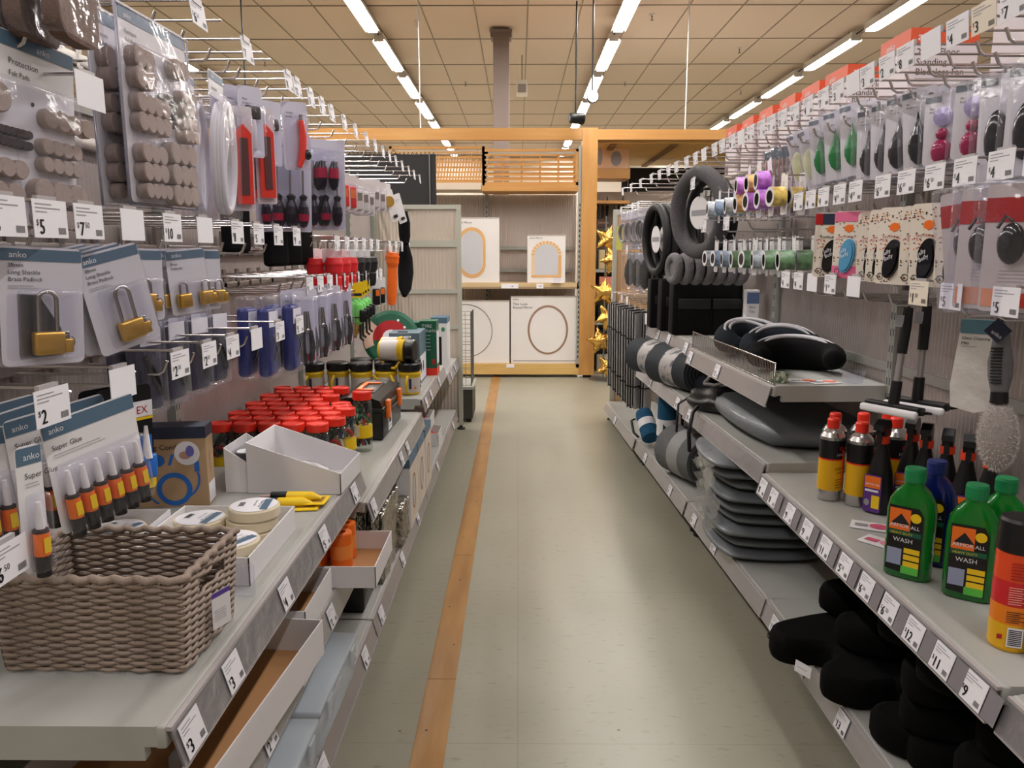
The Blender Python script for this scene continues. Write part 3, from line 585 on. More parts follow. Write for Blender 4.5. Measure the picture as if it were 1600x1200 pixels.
for y, z in ((3.4, 1.52), (4.15, 1.46), (4.62, 1.5), (4.8, 1.5), (5.0, 1.5), (5.2, 1.5), (4.7, 1.25), (4.95, 1.25), (4.45, 1.2), (4.7, .93), (4.9, .93), (5.1, .93), (5.3, .93), (5.5, .93)): hook('R', y, z, .36, ['9', '6', 'none'][int(y * 10) % 3], 'far right cluster')
# ---------------------------------------------------------------- packaged goods: helpers
def rr(w, h, r=.006, n=3, y0=0, z0=0):
    pts = []
    for cx, cz, a0 in ((w/2 - r, h/2 - r, 0), (-w/2 + r, h/2 - r, 90), (-w/2 + r, -h/2 + r, 180), (w/2 - r, -h/2 + r, 270)):
        for k in range(n + 1):
            a = R(a0 + 90 * k / n); pts.append((y0 + cx + r * math.cos(a), z0 + cz + r * math.sin(a)))
    return pts
def card(r, w, h, hdr=None, lines=(), body=None, ts=.008, top=.014, brand='anko', tl=None, name='backing_card', hh=.018):
    m = MB(); cz = top - h / 2; m.prism(rr(w, h, .007, 3, 0, cz), -.001, 0, body or WHITE)
    if hdr: m.quad((.0002, -w/2 + .001, top - hh - .002), hdr, w - .002, hh); m.text(brand, hh * .62, (.0006, -w/2 + .012, top - hh * .8), PAPER)
    for i, t in enumerate(lines): m.text(t, ts, (.0004, -w/2 + (tl or .012), top - hh - .014 - i * ts * 1.25), INK)
    return m.build(name, r)
def blister(r, w, h, z, d, m=None, name='blister'):
    b = MB(); b.rbox((.0004, -w/2, z - h/2), (d, w/2, z + h/2), m or CLEAR, min(.008, d * .45), 2); return b.build(name, r)
def hang(side, key, fn, y, zp, xt, n, sp, label, cat, group, tilt=0, roll=0, rear='', one=None):
    """n packs on one hook; xt is how far the front pack stands from the back panel"""
    for k in range(n):
        bx = -1 if side == 'L' else RX(y); sg = 1 if side == 'L' else -1
        x = bx + sg * (xt - k * sp); rz = (0 if side == 'L' else RB(y)) + tilt + rnd.uniform(-.06, .06)
        lb = (label + ', front') if k == 0 and n > 1 else label if n == 1 else label + f', {ORD[k]} from the front'
        inst(key, fn, (x, y + rnd.uniform(-.003, .003), zp), (roll + rnd.uniform(-.03, .03), rnd.uniform(0, .05), rz), lb, cat, group)
TAUPE = mat('taupe_felt', (164, 148, 140), .95, bump=(300, .4)); BROWNF = mat('brown_felt', (112, 90, 80), .95, bump=(200, .6, .004)); DKF = mat('dark_felt', (52, 42, 42), .9)
def felt_bag():
    r = empty('felt_pad_bag'); MB().prism(rr(.12, .125, .03, 5, 0, -.1), -.011, .011, BROWNF).build('felt_pads', r)
    MB().prism(rr(.132, .16, .025, 5, 0, -.078), -.0155, .0155, BAG, smooth=True).build('clear_bag', r); MB().prism(rr(.12, .04, .004, 2, 0, .005), -.001, .001, HEADER).build('header_card', r); return r
hang('L', 'feltbag', felt_bag, 1.13, 1.70, .38, 5, .05, 'bag of brown felt pads at the upper left corner', 'felt pads', 'felt pad bags', tilt=.12)
def discs(m, spec):
    for (y, z, rad, n, c, stack) in spec:
        for k in range(n):
            m.lathe([(rad, .001), (rad, .004 + stack), (rad * .9, .006 + stack)], c, 14, c=(0, y + k * rad * 1.7 * (1 if n < 6 else .9), z), axis='x')
    return m
def felt_card():
    r = empty('felt_pad_card'); m = MB(); m.prism(rr(.2, .255, .008, 3, 0, -.11), -.001, 0, WHITE); m.quad((.0002, -.099, -.003), HEADER, .198, .019); m.text('anko', .012, (.0006, .03, .001), PAPER)
    m.text('Protection', .012, (.0006, -.02, -.025), INK); m.text('Felt Pads', .01, (.0006, -.02, -.04), INK)
    for k in range(8): m.disc((.0004, -.08 + (k % 4) * .05, -.07 - (k // 4) * .12), INK, .003, .003, n=8)
    m.build('backing_card', r)
    s = discs(MB(), [(-.08, -.075, .02, 2, TAUPE, .006), (.04, -.085, .014, 4, TAUPE, .008), (-.07, -.115, .006, 9, DKF, .004), (-.07, -.13, .006, 9, DKF, .004), (-.085, -.165, .013, 4, TAUPE, .01), (.03, -.125, .011, 4, TAUPE, .01), (.03, -.15, .011, 4, TAUPE, .01), (-.085, -.2, .016, 3, TAUPE, .012), (.02, -.19, .019, 3, TAUPE, .012), (.02, -.225, .014, 4, TAUPE, .01)])
    s.build('felt_discs', r); blister(r, .19, .19, -.14, .02); return r
hang('L', 'feltcard', felt_card, 1.1, 1.525, .32, 3, .04, 'white card of assorted felt discs above the 5 ticket', 'felt pads', 'felt disc cards', tilt=-.15, roll=-.06)
def striped():
    r = empty('felt_strip_pack'); m = MB().prism(rr(.05, .15, .004, 2, 0, -.06), -.001, 0, WHITE); m.build('backing_card', r)
    s = MB()
    for j in range(2):
        for k in range(4): s.rbox((.002 + 0 * k, -.022 + k * .011, -.088 - j * .04), (.022, -.0125 + k * .011, -.052 - j * .04), TAUPE, .003)
    s.build('felt_strips', r); blister(r, .05, .1, -.085, .024, BAG); return r
hang('L', 'striped', striped, 1.09, 1.46, .285, 1, .02, 'narrow pack of ribbed taupe pads left of the blank ticket', 'felt pads', 'ribbed pad packs', tilt=-1.1)
hang('L', 'striped', striped, 1.16, 1.452, .28, 1, .02, 'narrow pack of ribbed taupe pads behind the left ribbed pack', 'felt pads', 'ribbed pad packs', tilt=-1.0)
def clam():
    r = empty('felt_pad_clamshell'); m = MB(); m.prism(rr(.235, .31, .008, 3, 0, -.13), -.001, 0, mat('pale_card', (214, 210, 212), .5)); m.quad((.0002, -.115, .0), HEADER, .23, .019); m.text('anko', .012, (.0006, -.1, .004), PAPER)
    m.text('Furniture', .01, (.0006, -.1, -.02), INK); m.text('Felt Pads', .01, (.0006, -.1, -.033), INK)
    for k in range(6):
        m.quad((.0006, -.02, -.06 - k * .006), GREYINK, .05, .0008)
    m.build('backing_card', r)
    s = discs(MB(), [(-.09, -.055, .018, 2, TAUPE, .014), (-.09, -.085, .018, 2, TAUPE, .014), (.045, -.045, .016, 2, TAUPE, .014), (-.09, -.125, .016, 4, TAUPE, .012), (-.09, -.155, .016, 4, TAUPE, .012), (.0, -.10, .0055, 5, DKF, .006), (.0, -.115, .0055, 5, DKF, .006), (.0, -.13, .0055, 5, DKF, .006), (.0, -.145, .0055, 5, DKF, .006), (.065, -.09, .011, 3, TAUPE, .014), (.065, -.113, .011, 3, TAUPE, .014), (.065, -.136, .011, 3, TAUPE, .014), (.065, -.159, .011, 3, TAUPE, .014), (-.09, -.205, .016, 3, TAUPE, .014), (-.09, -.235, .016, 3, TAUPE, .014), (.01, -.195, .019, 3, TAUPE, .016), (.01, -.232, .019, 3, TAUPE, .016), (.01, -.268, .019, 3, TAUPE, .016), (-.09, -.266, .013, 4, TAUPE, .014)])
    s.build('felt_discs', r)
    b = MB(); b.rbox((-.004, -.125, -.292), (.006, .125, .022), CLEAR, .003); b.rbox((.004, -.112, -.285), (.028, .112, -.035), CLEAR, .01); b.build('clamshell', r)
    e_ = MB(); e_.tube([(.001, -.125, .02), (.001, -.125, -.29), (.001, .125, -.29), (.001, .125, .02)], .0022, mat('clear_edge', (206, 206, 222), .15, trans=.6), 5, closed=True); e_.build('clamshell_edge', r); return r
hang('L', 'clam', clam, 1.405, 1.62, .37, 2, .05, 'large clamshell of felt discs left of white hose', 'felt pads', 'large felt pad clamshells', tilt=.02)
HOSE = mat('white_hose', (224, 222, 226), .3)
def hosep():
    r = empty('white_hose_pack'); m = MB()
    for k in range(3): m.tube([(.008 + k * .006, .062 * math.cos(a) * (1 - .05 * k), -.155 + .11 * math.sin(a)) for a in [2 * math.pi * i / 32 for i in range(32)]], .0085, HOSE, 8, closed=True)
    m.tube([(.01, 0, -.05), (.012, .02, -.11), (.012, -.01, -.17), (.01, 0, -.24)], .01, HOSE, 8); m.build('coiled_hose', r)
    m = MB().prism(rr(.11, .05, .004, 2, 0, -.008), -.001, .001, WHITE); m.quad((.0012, -.054, .0), HEADER, .108, .014); m.text('anko', .01, (.0016, -.04, .003), PAPER); m.text('Handheld', .011, (.0016, -.04, -.02), INK); m.build('header_card', r)
    MB().rbox((-.006, -.085, -.29), (.034, .085, -.03), BAG, .014, 3).build('clear_bag', r); return r
hang('L', 'hosep', hosep, 1.70, 1.605, .36, 2, .06, 'clear pack of coiled white hose beside the felt clamshell', 'hose', 'white hose packs', tilt=.12)
hang('L', 'hosep', hosep, 1.28, 1.6, .17, 1, .06, 'coiled white hose pack deep behind the blank top ticket', 'hose', 'white hose packs', tilt=-.1)
def blade():
    r = empty('hacksaw_blade_pack'); MB().prism(rr(.05, .23, .005, 2, 0, -.1), -.001, 0, mat('clear_card', (214, 206, 214), .4)).build('backing_card', r)
    MB().prism([(-.018, -.2), (.018, -.2), (.018, -.045), (0, -.025), (-.018, -.045)], .001, .014, RED).build('red_frame', r)
    MB().box((.014, -.009, -.18), (.0165, .009, -.055), mat('dark_red_brown', (88, 42, 40), .5)).build('blade_slot', r); blister(r, .046, .21, -.105, .02); return r
hang('L', 'blade', blade, 1.80, 1.56, .375, 2, .03, 'red hacksaw blade pack beside the white hose', 'saw blades', 'red hacksaw blade packs', tilt=-.9)
hang('L', 'blade', blade, 1.955, 1.585, .375, 2, .03, 'red hacksaw blade pack beyond the pale tool card', 'saw blades', 'red hacksaw blade packs', tilt=-.9)
def paletool(c1, nm):
    def fn():
        r = empty(nm); card(r, .07, .16, None, ['Paint', 'Scraper'], mat('lilac_card', (206, 204, 220), .4), .007); MB().rbox((.002, -.02, -.06), (.014, .02, -.03), DKF, .004).rbox((.003, -.006, -.13), (.012, .006, -.06), mat(nm + '_m', c1, .35), .003).build('tool', r); blister(r, .06, .12, -.085, .02); return r
    return fn
hang('L', 'pt1', paletool((200, 196, 204), 'scraper_pack'), 1.88, 1.62, .37, 3, .03, 'lilac pack between the red blade packs', 'scraper', 'lilac tool packs', tilt=-.6)
hang('L', 'pt1', None, 2.06, 1.62, .36, 3, .03, 'lilac pack left of the red knife pack', 'scraper', 'lilac tool packs', tilt=-.6)
def knife():
    r = empty('red_knife_pack'); card(r, .075, .18, None, ['Utility', 'Knife'], MATS['lilac_card'], .008)
    MB().tube([(.012, .012, -.035), (.012, .016, -.08), (.012, .01, -.13), (.012, .0, -.158)], [.010, .013, .013, .009], RED, 10, sy=.7).build('red_handle', r); MB().tube([(.012, .012, -.02), (.012, .012, -.04)], .005, STEEL, 8).build('steel_tip', r)
    MB().ball((.02, .022, -.125), (.008, .012, .014), BLACK).build('thumb_knob', r); blister(r, .07, .15, -.09, .026); return r
hang('L', 'knife', knife, 2.175, 1.64, .39, 1, .03, 'red curved handle tool on a lilac card above the screwdrivers', 'knife', None, tilt=-.8)
SDB = mat('screwdriver_black', (30, 24, 38), .3); SDR = mat('screwdriver_red', (150, 30, 60), .3)
def sdset(n, up):
    def fn():
        r = empty('screwdriver_set'); w = .036 * n + .02; m = MB().prism(rr(w, .27, .006, 2, 0, -.12), -.001, 0, MATS['lilac_card']); m.text('Screwdriver Set', .009, (.0006, -w/2 + .01, -.02), INK); m.build('backing_card', r)
        for k in range(n):
            y = -w/2 + .028 + k * .036; s = MB(); s.tube([(.014, y, -.05), (.014, y, -.165)], .003, STEEL, 6)
            s.lathe([(.005, 0), (.012, -.006), (.008, -.018), (.014, -.035), (.0165, -.055), (.015, -.075), (.009, -.09), (0, -.095)], SDB, 10, c=(.017, y, -.15), mats=[SDB, SDB, SDB, SDB, SDR if k % 2 == 0 else SDB, SDB, SDR])
            if up and k >= n - 2: s.lathe([(.005, 0), (.013, .012), (.016, .035), (.015, .065), (.007, .085), (0, .088)], SDB, 10, c=(.019, y - .010, -.135), mats=[SDB, SDB, SDR, SDB, SDB])
            s.build('screwdriver', r)
        blister(r, w - .01, .24, -.13, .028); return r
    return fn
hang('L', 'sd4', sdset(4, True), 2.42, 1.575, .39, 2, .05, 'clear pack of screwdrivers, larger set', 'screwdrivers', 'screwdriver sets', tilt=-1.15)
hang('L', 'sd3', sdset(3, False), 2.245, 1.565, .35, 2, .04, 'pack of three screwdrivers left of the larger set', 'screwdrivers', 'screwdriver sets', tilt=-1.1)
PB = mat('black_pouch', (11, 11, 12), .8, spec=.2)
def pouch():
    r = empty('black_tool_pouch'); MB().prism(rr(.06, .03, .004, 2, 0, 0), -.001, .001, RED).build('header_card', r); MB().rbox((-.012, -.045, -.21), (.018, .045, -.02), PB, .014, 3).build('pouch_body', r); MB().rbox((.016, -.03, -.09), (.024, .03, -.03), RED, .004).build('red_label', r); return r
for k, (y, z) in enumerate([(2.1, 1.46), (2.3, 1.42), (2.45, 1.42), (2.58, 1.42)]):
    hang('L', 'pouch', pouch, y, z, .24 + .04 * (k > 0), 1, .03, f'black tool pouch hanging beneath the screwdriver sets, {ORD[k]} from the near side', 'pouch', 'black tool pouches', tilt=-.5)
def redpack(c, nm, lbl):
    def fn():
        r = empty(nm); card(r, .075, .13, None, [], mat('clear_card2', (214, 206, 206), .4)); MB().rbox((.002, -.028, -.105), (.012, .028, -.028), mat(nm + '_c', c, .35), .004).build('product', r); MB().box((.0125, .0, -.07), (.0135, .022, -.04), mat(nm + '_lab', lbl, .4)).build('label', r); blister(r, .066, .1, -.065, .018); return r
    return fn
for k, (y, x) in enumerate([(2.68, .36), (2.76, .36), (2.84, .36), (2.92, .37)]):
    hang('L', 'redp', redpack((206, 34, 34), 'red_tool_pack', (220, 110, 40)), y, 1.52, x, 2, .04, f'small red pack beyond the screwdrivers, column {k + 1}', 'tool pack', 'small red packs', tilt=-.8)
for k, y in enumerate([3.05, 3.16, 3.3, 3.42, 3.56]):
    hang('L', 'whp', redpack((206, 200, 196), 'pale_hardware_pack', (120, 110, 100)), y, 1.52 if k < 3 else 1.55, .37, 2, .04, f'small pale pack on far top hooks, column {k + 1}', 'hardware pack', 'small pale packs', tilt=-.8)
def goldp():
    r = empty('gold_roll_pack'); card(r, .05, .12, None); MB().lathe([(.012, 0), (.026, .0), (.026, .03), (.012, .03)], BRASS, 16, c=(.002, 0, -.07), axis='x').build('gold_roll', r); return r
hang('L', 'goldp', goldp, 3.75, 1.56, .37, 1, .03, 'small gold roll on a card near the far top left hooks', 'roll', None, tilt=-.9)
def slant():
    r = empty('white_tag_card'); card(r, .05, .15, None, ['Hook', 'Set']); MB().rbox((.001, -.01, -.12), (.01, .01, -.105), DKF, .003).build('clip', r); return r
for k, y in enumerate([3.75, 4.0]): hang('L', 'slant', slant, y, 1.53, .38, 1, .03, f'white slanting tag card near the far left top hooks, {ORD[k]} away', 'card', 'slanting white tag cards', tilt=-.8, roll=.35)

# padlocks
def padlock(nm, w, h, sh, bw, bh, cnt=1, keys=True):
    def fn():
        r = empty(nm); m = MB(); cz = .012 - h / 2; m.prism(rr(w, h, .008, 3, 0, cz), -.001, 0, WHITE); m.quad((.0002, -w/2 + .001, -.006), HEADER, w - .002, .015); m.text('anko', .011, (.0006, -w/2 + .012, -.002), PAPER)
        if sh > .04:
            for i, t in enumerate(['38mm', 'Long Shackle', 'Brass Padlock']): m.text(t, .0075, (.0006, -w/2 + .01, -.014 - i * .0088), INK)
            m.quad((.0006, -w/2 + .01, -.038), GREYINK, .03, .0008); m.quad((.0006, -w/2 + .01, -.041), GREYINK, .036, .0008)
        else:
            for i, t in enumerate(['Brass', 'Padlocks']): m.text(t, .007, (.0006, -w/2 + .008, -.016 - i * .008), INK)
        m.build('backing_card', r)
        for k in range(cnt):
            y = 0 if cnt == 1 else -w/2 + .022 + k * (w - .036) / (cnt - 1); zb = -h + .026; sr = bw * .3
            b = MB().rbox((.003, y - bw/2, zb), (.017, y + bw/2, zb + bh), BRASS, .003); b.build('brass_body', r)
            pts = [(.010, y - sr, zb + bh - .004)] + [(.010, y - sr * math.cos(a), zb + bh + sh - sr + sr * math.sin(a)) for a in [math.pi * i / 10 for i in range(11)]] + [(.010, y + sr, zb + bh - .004)]
            MB().tube(pts, bw * .075, STEEL, 8).build('shackle', r)
            if keys and k == cnt - 1:
                q = MB(); q.tube([(.012, y + bw*.62 + .009*math.cos(a), zb + .016 + .009*math.sin(a)) for a in [2*math.pi*i/14 for i in range(14)]], .001, STEEL, 5, closed=True)
                q.rbox((.008, y + bw*.45, zb + .01), (.011, y + bw*.72, zb + .03), STEEL, .002).rbox((.012, y + bw*.5, zb + .002), (.015, y + bw*.8, zb + .02), BRASS, .002); q.build('keys', r)
        b = MB(); b.rbox((.0005, -w*.34, -h + .018), (.021, w*.42, -h + .03 + bh + sh), CLEAR, .008, 2); b.build('blister', r)
        MB().prism(rr(w + .004, h + .004, .009, 3, 0, cz), .0006, .0012, CLEAR).build('film', r)
        return r
    return fn
PG = 'padlock cards'
hang('L', 'pll', padlock('long_shackle_padlock_card', .104, .152, .052, .038, .03), 1.0, 1.245, .385, 4, .026, 'long shackle padlock card nearest the left edge', 'padlock', PG, tilt=-.55, roll=-.05)
hang('L', 'pll', None, 1.15, 1.243, .39, 4, .026, 'long shackle padlock card in the tilted stack', 'padlock', PG, tilt=-.5, roll=.22)
hang('L', 'pls', padlock('padlock_card', .085, .12, .024, .036, .032), 1.29, 1.245, .37, 4, .026, 'short shackle padlock card beyond the tilted stack', 'padlock', PG, tilt=-.5)
hang('L', 'plt', padlock('twin_padlock_card', .085, .12, .02, .026, .026, 2), 1.44, 1.245, .38, 3, .026, 'twin brass padlock card beneath the 10 ticket', 'padlock', PG, tilt=-.5, roll=.06)
hang('L', 'plt', None, 1.55, 1.245, .37, 2, .026, 'twin brass padlock card, farthest of the padlock row', 'padlock', PG, tilt=-.5)
# goods in the strap row
BLP = mat('royal_blue_pack', (20, 34, 110), .35)
def bluep():
    r = empty('blue_tarp_pack'); MB().rbox((-.012, -.04, -.2), (.02, .04, -.02), BLP, .012, 3).build('blue_body', r); MB().box((.02, -.034, -.07), (.022, .036, -.03), PAPER).build('label', r)
    MB().tube([(.02, .0, -.09), (.03, .005, -.13), (.022, 0, -.16)], .004, STEEL, 6).build('clip', r); MB().rbox((-.015, -.045, -.21), (.026, .045, .01), BAG, .012).build('clear_bag', r); return r
for k, (y, x) in enumerate([(2.0, .34), (2.11, .37)]): hang('L', 'bluep', bluep, y, 1.13, x, 2, .05, f'royal blue pack behind the lower tickets, column {k + 1}', 'pack', 'royal blue packs', tilt=-.05)
def darkp():
    r = empty('dark_tool_pack'); MB().rbox((-.01, -.035, -.19), (.016, .035, -.03), mat('dusk_violet', (44, 42, 66), .4), .01, 3).build('tool_body', r); MB().tube([(.018, -.02, -.08), (.024, 0, -.12), (.018, .02, -.16)], .006, BLACK, 6).build('cord', r); MB().box((.016, -.03, -.06), (.018, .03, -.025), PAPER).build('label', r); MB().rbox((-.014, -.042, -.2), (.026, .042, .01), BAG, .012).build('clear_bag', r); return r
for k, y in enumerate([1.5, 1.62, 1.74, 1.86]): hang('L', 'darkp', darkp, y, 1.13, .26, 2, .05, f'dark violet tool pack behind the lower tickets, column {k + 1}', 'tool pack', 'dark tool packs', tilt=-.15)
def plier():
    r = empty('snap_tool_pack'); card(r, .07, .21, None, ['Tool'], MATS['lilac_card'], .007)
    for s_ in (-1, 1):
        MB().tube([(.012, s_ * .012, -.1), (.014, s_ * .016, -.15), (.012, s_ * .008, -.2)], [.006, .009, .006], BLACK, 7).build('handle', r)
    MB().tube([(.012, -.006, -.1), (.012, -.004, -.045)], [.008, .004], STEEL, 7).tube([(.012, .006, -.1), (.012, .004, -.045)], [.008, .004], STEEL, 7).ball((.012, 0, -.1), .01, STEEL).build('jaw', r)
    MB().box((.001, -.03, -.19), (.002, .03, -.17), DRED).build('red_band', r); blister(r, .064, .19, -.1, .024, BAG); return r
for k in range(7): hang('L', 'plier', plier, 2.2 + k * .085, 1.13, .385 - .012 * (k % 2), 2, .035, f'black handled pliers pack before the green straps, column {k + 1}', 'pliers', 'plier packs', tilt=-.7)
GRS = mat('green_strap', (120, 214, 110), .7, bump=(120, .3)); DKG = mat('dark_strap', (34, 50, 40), .7)
def strap():
    r = empty('ratchet_strap_pack'); m = MB()
    for y in (-.022, .022):
        for k in range(3): m.tube([(.012, y + (.012 + .004 * k) * math.cos(a), -.1 + (.03 + .005 * k) * math.sin(a)) for a in [2*math.pi*i/24 for i in range(24)]], .0035, GRS, 6, closed=True)
        m.rbox((-.004, y - .018, -.14), (.026, y + .018, -.06), GRS, .014, 3)
    m.build('green_webbing', r); MB().tube([(.03, -.05, -.11), (.032, 0, -.112), (.03, .05, -.11)], .0025, BLACK, 5).rbox((.022, .02, -.13), (.036, .046, -.085), BLACK, .004).build('ratchet', r)
    MB().tube([(.012, -.02, -.14), (.014, -.03, -.19), (.012, -.02, -.2)], .004, BRASS, 6).tube([(.012, .0, -.14), (.014, .0, -.2)], .004, BRASS, 6).tube([(.012, .03, -.14), (.014, .03, -.19), (.02, .04, -.2)], .005, DKG, 6).build('hook_end', r)
    c_ = MB().prism(rr(.09, .055, .003, 2, 0, -.015), -.001, .001, YELLOW); c_.quad((.0014, -.04, -.036), INK, .08, .01); c_.quad((.0014, -.035, -.02), mat('yell_dark', (150, 120, 20), .5), .05, .006); c_.build('header_card', r); return r
for k in range(4): hang('L', 'strap', strap, 2.82 + k * .1, 1.13, .39 - .01 * k, 2, .05, f'lime green ratchet strap with yellow header, {ORD[k]} away', 'strap', 'green ratchet straps', tilt=-.9)
# torches beneath the far padlock row
def torch(c, nm, ln):
    def fn():
        r = empty(nm); card(r, .05, .07, None, ['Torch'], None, .007); k = ln
        MB().lathe([(0, 0), (.026, -.002), (.03, -.02), (.029, -.05), (.022, -.055 - .01 * k), (.024, -.08 * k), (.023, -.12 * k), (.018, -.14 * k), (0, -.145 * k)], mat(nm + '_m', c, .35), 16, c=(.028, 0, -.015)).build('torch_body', r)
        MB().lathe([(.031, -.018), (.0315, -.022), (.031, -.026)], MATS[nm + '_m'], 16, c=(.028, 0, -.015)).build('rim', r); return r
    return fn
for k, (y, c, nm) in enumerate([(2.62, (214, 40, 46), 'red_torch_card'), (2.74, (214, 40, 46), 'red_torch_card'), (2.86, (214, 40, 46), 'red_torch_card'), (2.98, (34, 34, 38), 'black_torch_card'), (3.12, (34, 34, 38), 'black_torch_card'), (3.26, (34, 34, 38), 'black_torch_card')]):
    hang('L', nm, torch(c, nm, .85), y, 1.25, .36, 2, .065, f'{"red" if k < 3 else "black"} domed torch card, column {k % 3 + 1} of its colour', 'torch', 'carded torches', tilt=-.6)
hang('L', 'otorch', torch((240, 110, 34), 'orange_torch_card', 1.75), 3.66, 1.27, .39, 1, .06, 'long orange torch with black cord at the shelf end', 'torch', None, tilt=-.6)
def sleeve():
    r = empty('black_fabric_sleeve'); MB().tube([(0, 0, .0), (0, .01, -.06), (0, .02, -.13), (0, .01, -.17)], [.02, .032, .03, .022], PB, 14, sy=1).build('upper_lobe', r)
    MB().tube([(0, .01, -.17), (0, .03, -.24), (0, .03, -.32), (0, -.01, -.4), (0, -.04, -.44)], [.022, .038, .042, .034, .012], PB, 14, sy=1).build('lower_lobe', r); MB().tube([(-.03, 0, .0), (-.02, 0, .02), (0, 0, .01)], .006, PB, 6).build('loop', r); return r
o = sleeve(); o.location = (-.60, 4.1, 1.465); tag(o, 'long black fabric sleeve hanging at the far end beside the orange torch', 'sleeve')
def greytool():
    r = empty('black_bit_pack'); card(r, .05, .12, None); MB().rbox((.002, -.016, -.1), (.016, .016, -.03), BLACK, .004).box((.0165, -.008, -.06), (.018, .01, -.035), ORANGE).build('product', r); return r
for k, y in enumerate([3.3, 3.42]): hang('L', 'greyt', greytool, y, 1.13, .39, 1, .04, f'small black and orange carded item above the lanterns, {ORD[k]} away', 'tool pack', 'black and orange packs', tilt=-.9)
# super glue cards
def glue(n):
    def fn():
        r = empty('super_glue_card'); w = .0235 * n + .013; h = .165; m = MB(); m.prism(rr(w, h, .008, 3, 0, .012 - h/2), -.001, 0, WHITE); m.quad((.0002, -w/2 + .001, -.012), HEADER, w - .002, .022); m.text('anko', .012, (.0006, -w/2 + .01, -.006), PAPER)
        m.text('Super Glue', .0105, (.0006, -w/2 + .01, -.03), INK); m.quad((.0006, -w/2 + .01, -.037), GREYINK, w * .5, .0008); m.quad((.0006, -w/2 + .01, -.041), GREYINK, w * .55, .0008); m.build('backing_card', r)
        for k in range(n):
            y = -w/2 + .018 + k * .0235; t = MB(); t.lathe([(.003, -.06), (.0042, -.068), (.0055, -.095)], WHITE, 10, c=(.010, y, 0)).lathe([(.0095, -.096), (.0098, -.10), (.0098, -.13), (.009, -.133), (.009, -.158)], ORANGE, 10, c=(.010, y, 0), mats=[DKF, ORANGE, DKF, mat('tube_dark', (60, 58, 60), .25, .6)])
            t.box((.0198, y - .005, -.126), (.0202, y + .005, -.106), YELLOW); t.build('glue_tube', r)
        blister(r, w - .008, .105, -.1, .022); return r
    return fn
hang('L', 'glue6', glue(6), 1.075, 1.02, .385, 4, .05, 'card of six super glue tubes under the 2 ticket', 'glue', 'super glue cards', tilt=-.42, roll=.12)
hang('L', 'glue1', glue(1), .93, 1.0, .385, 1, .04, 'narrow glue card at the left edge above the basket', 'glue', 'narrow glue cards', tilt=-.3)
hang('L', 'glue6', None, .95, 1.005, .27, 2, .05, 'card of six glue tubes at the left edge', 'glue', 'super glue cards', tilt=-.4)
def yellowcard():
    r = empty('yellow_adhesive_card'); m = MB(); m.prism(rr(.11, .2, .01, 3, 0, -.085), -.001, 0, BLACK); m.prism(rr(.112, .045, .006, 2, 0, -.16), 0, .001, YELLOW); m.quad((.0012, -.055, -.045), PAPER, .11, .03); m.text('EX', .02, (.0016, .02, -.038), DRED); m.quad((.0016, -.02, -.13), BLUE, .07, .05); m.quad((.0012, -.055, -.05), YELLOW, .11, .006); m.build('backing_card', r)
    MB().tube([(.012, .03, -.06), (.012, .03, -.12)], [.003, .009], WHITE, 8).build('nozzle', r); MB().rbox((.002, .01, -.16), (.016, .05, -.115), BLUE, .004).build('tube', r); return r
hang('L', 'yelc', yellowcard, 1.335, 1.0, .3, 2, .03, 'yellow and blue adhesive card behind the glue cards', 'glue', 'yellow adhesive cards', tilt=-.45)
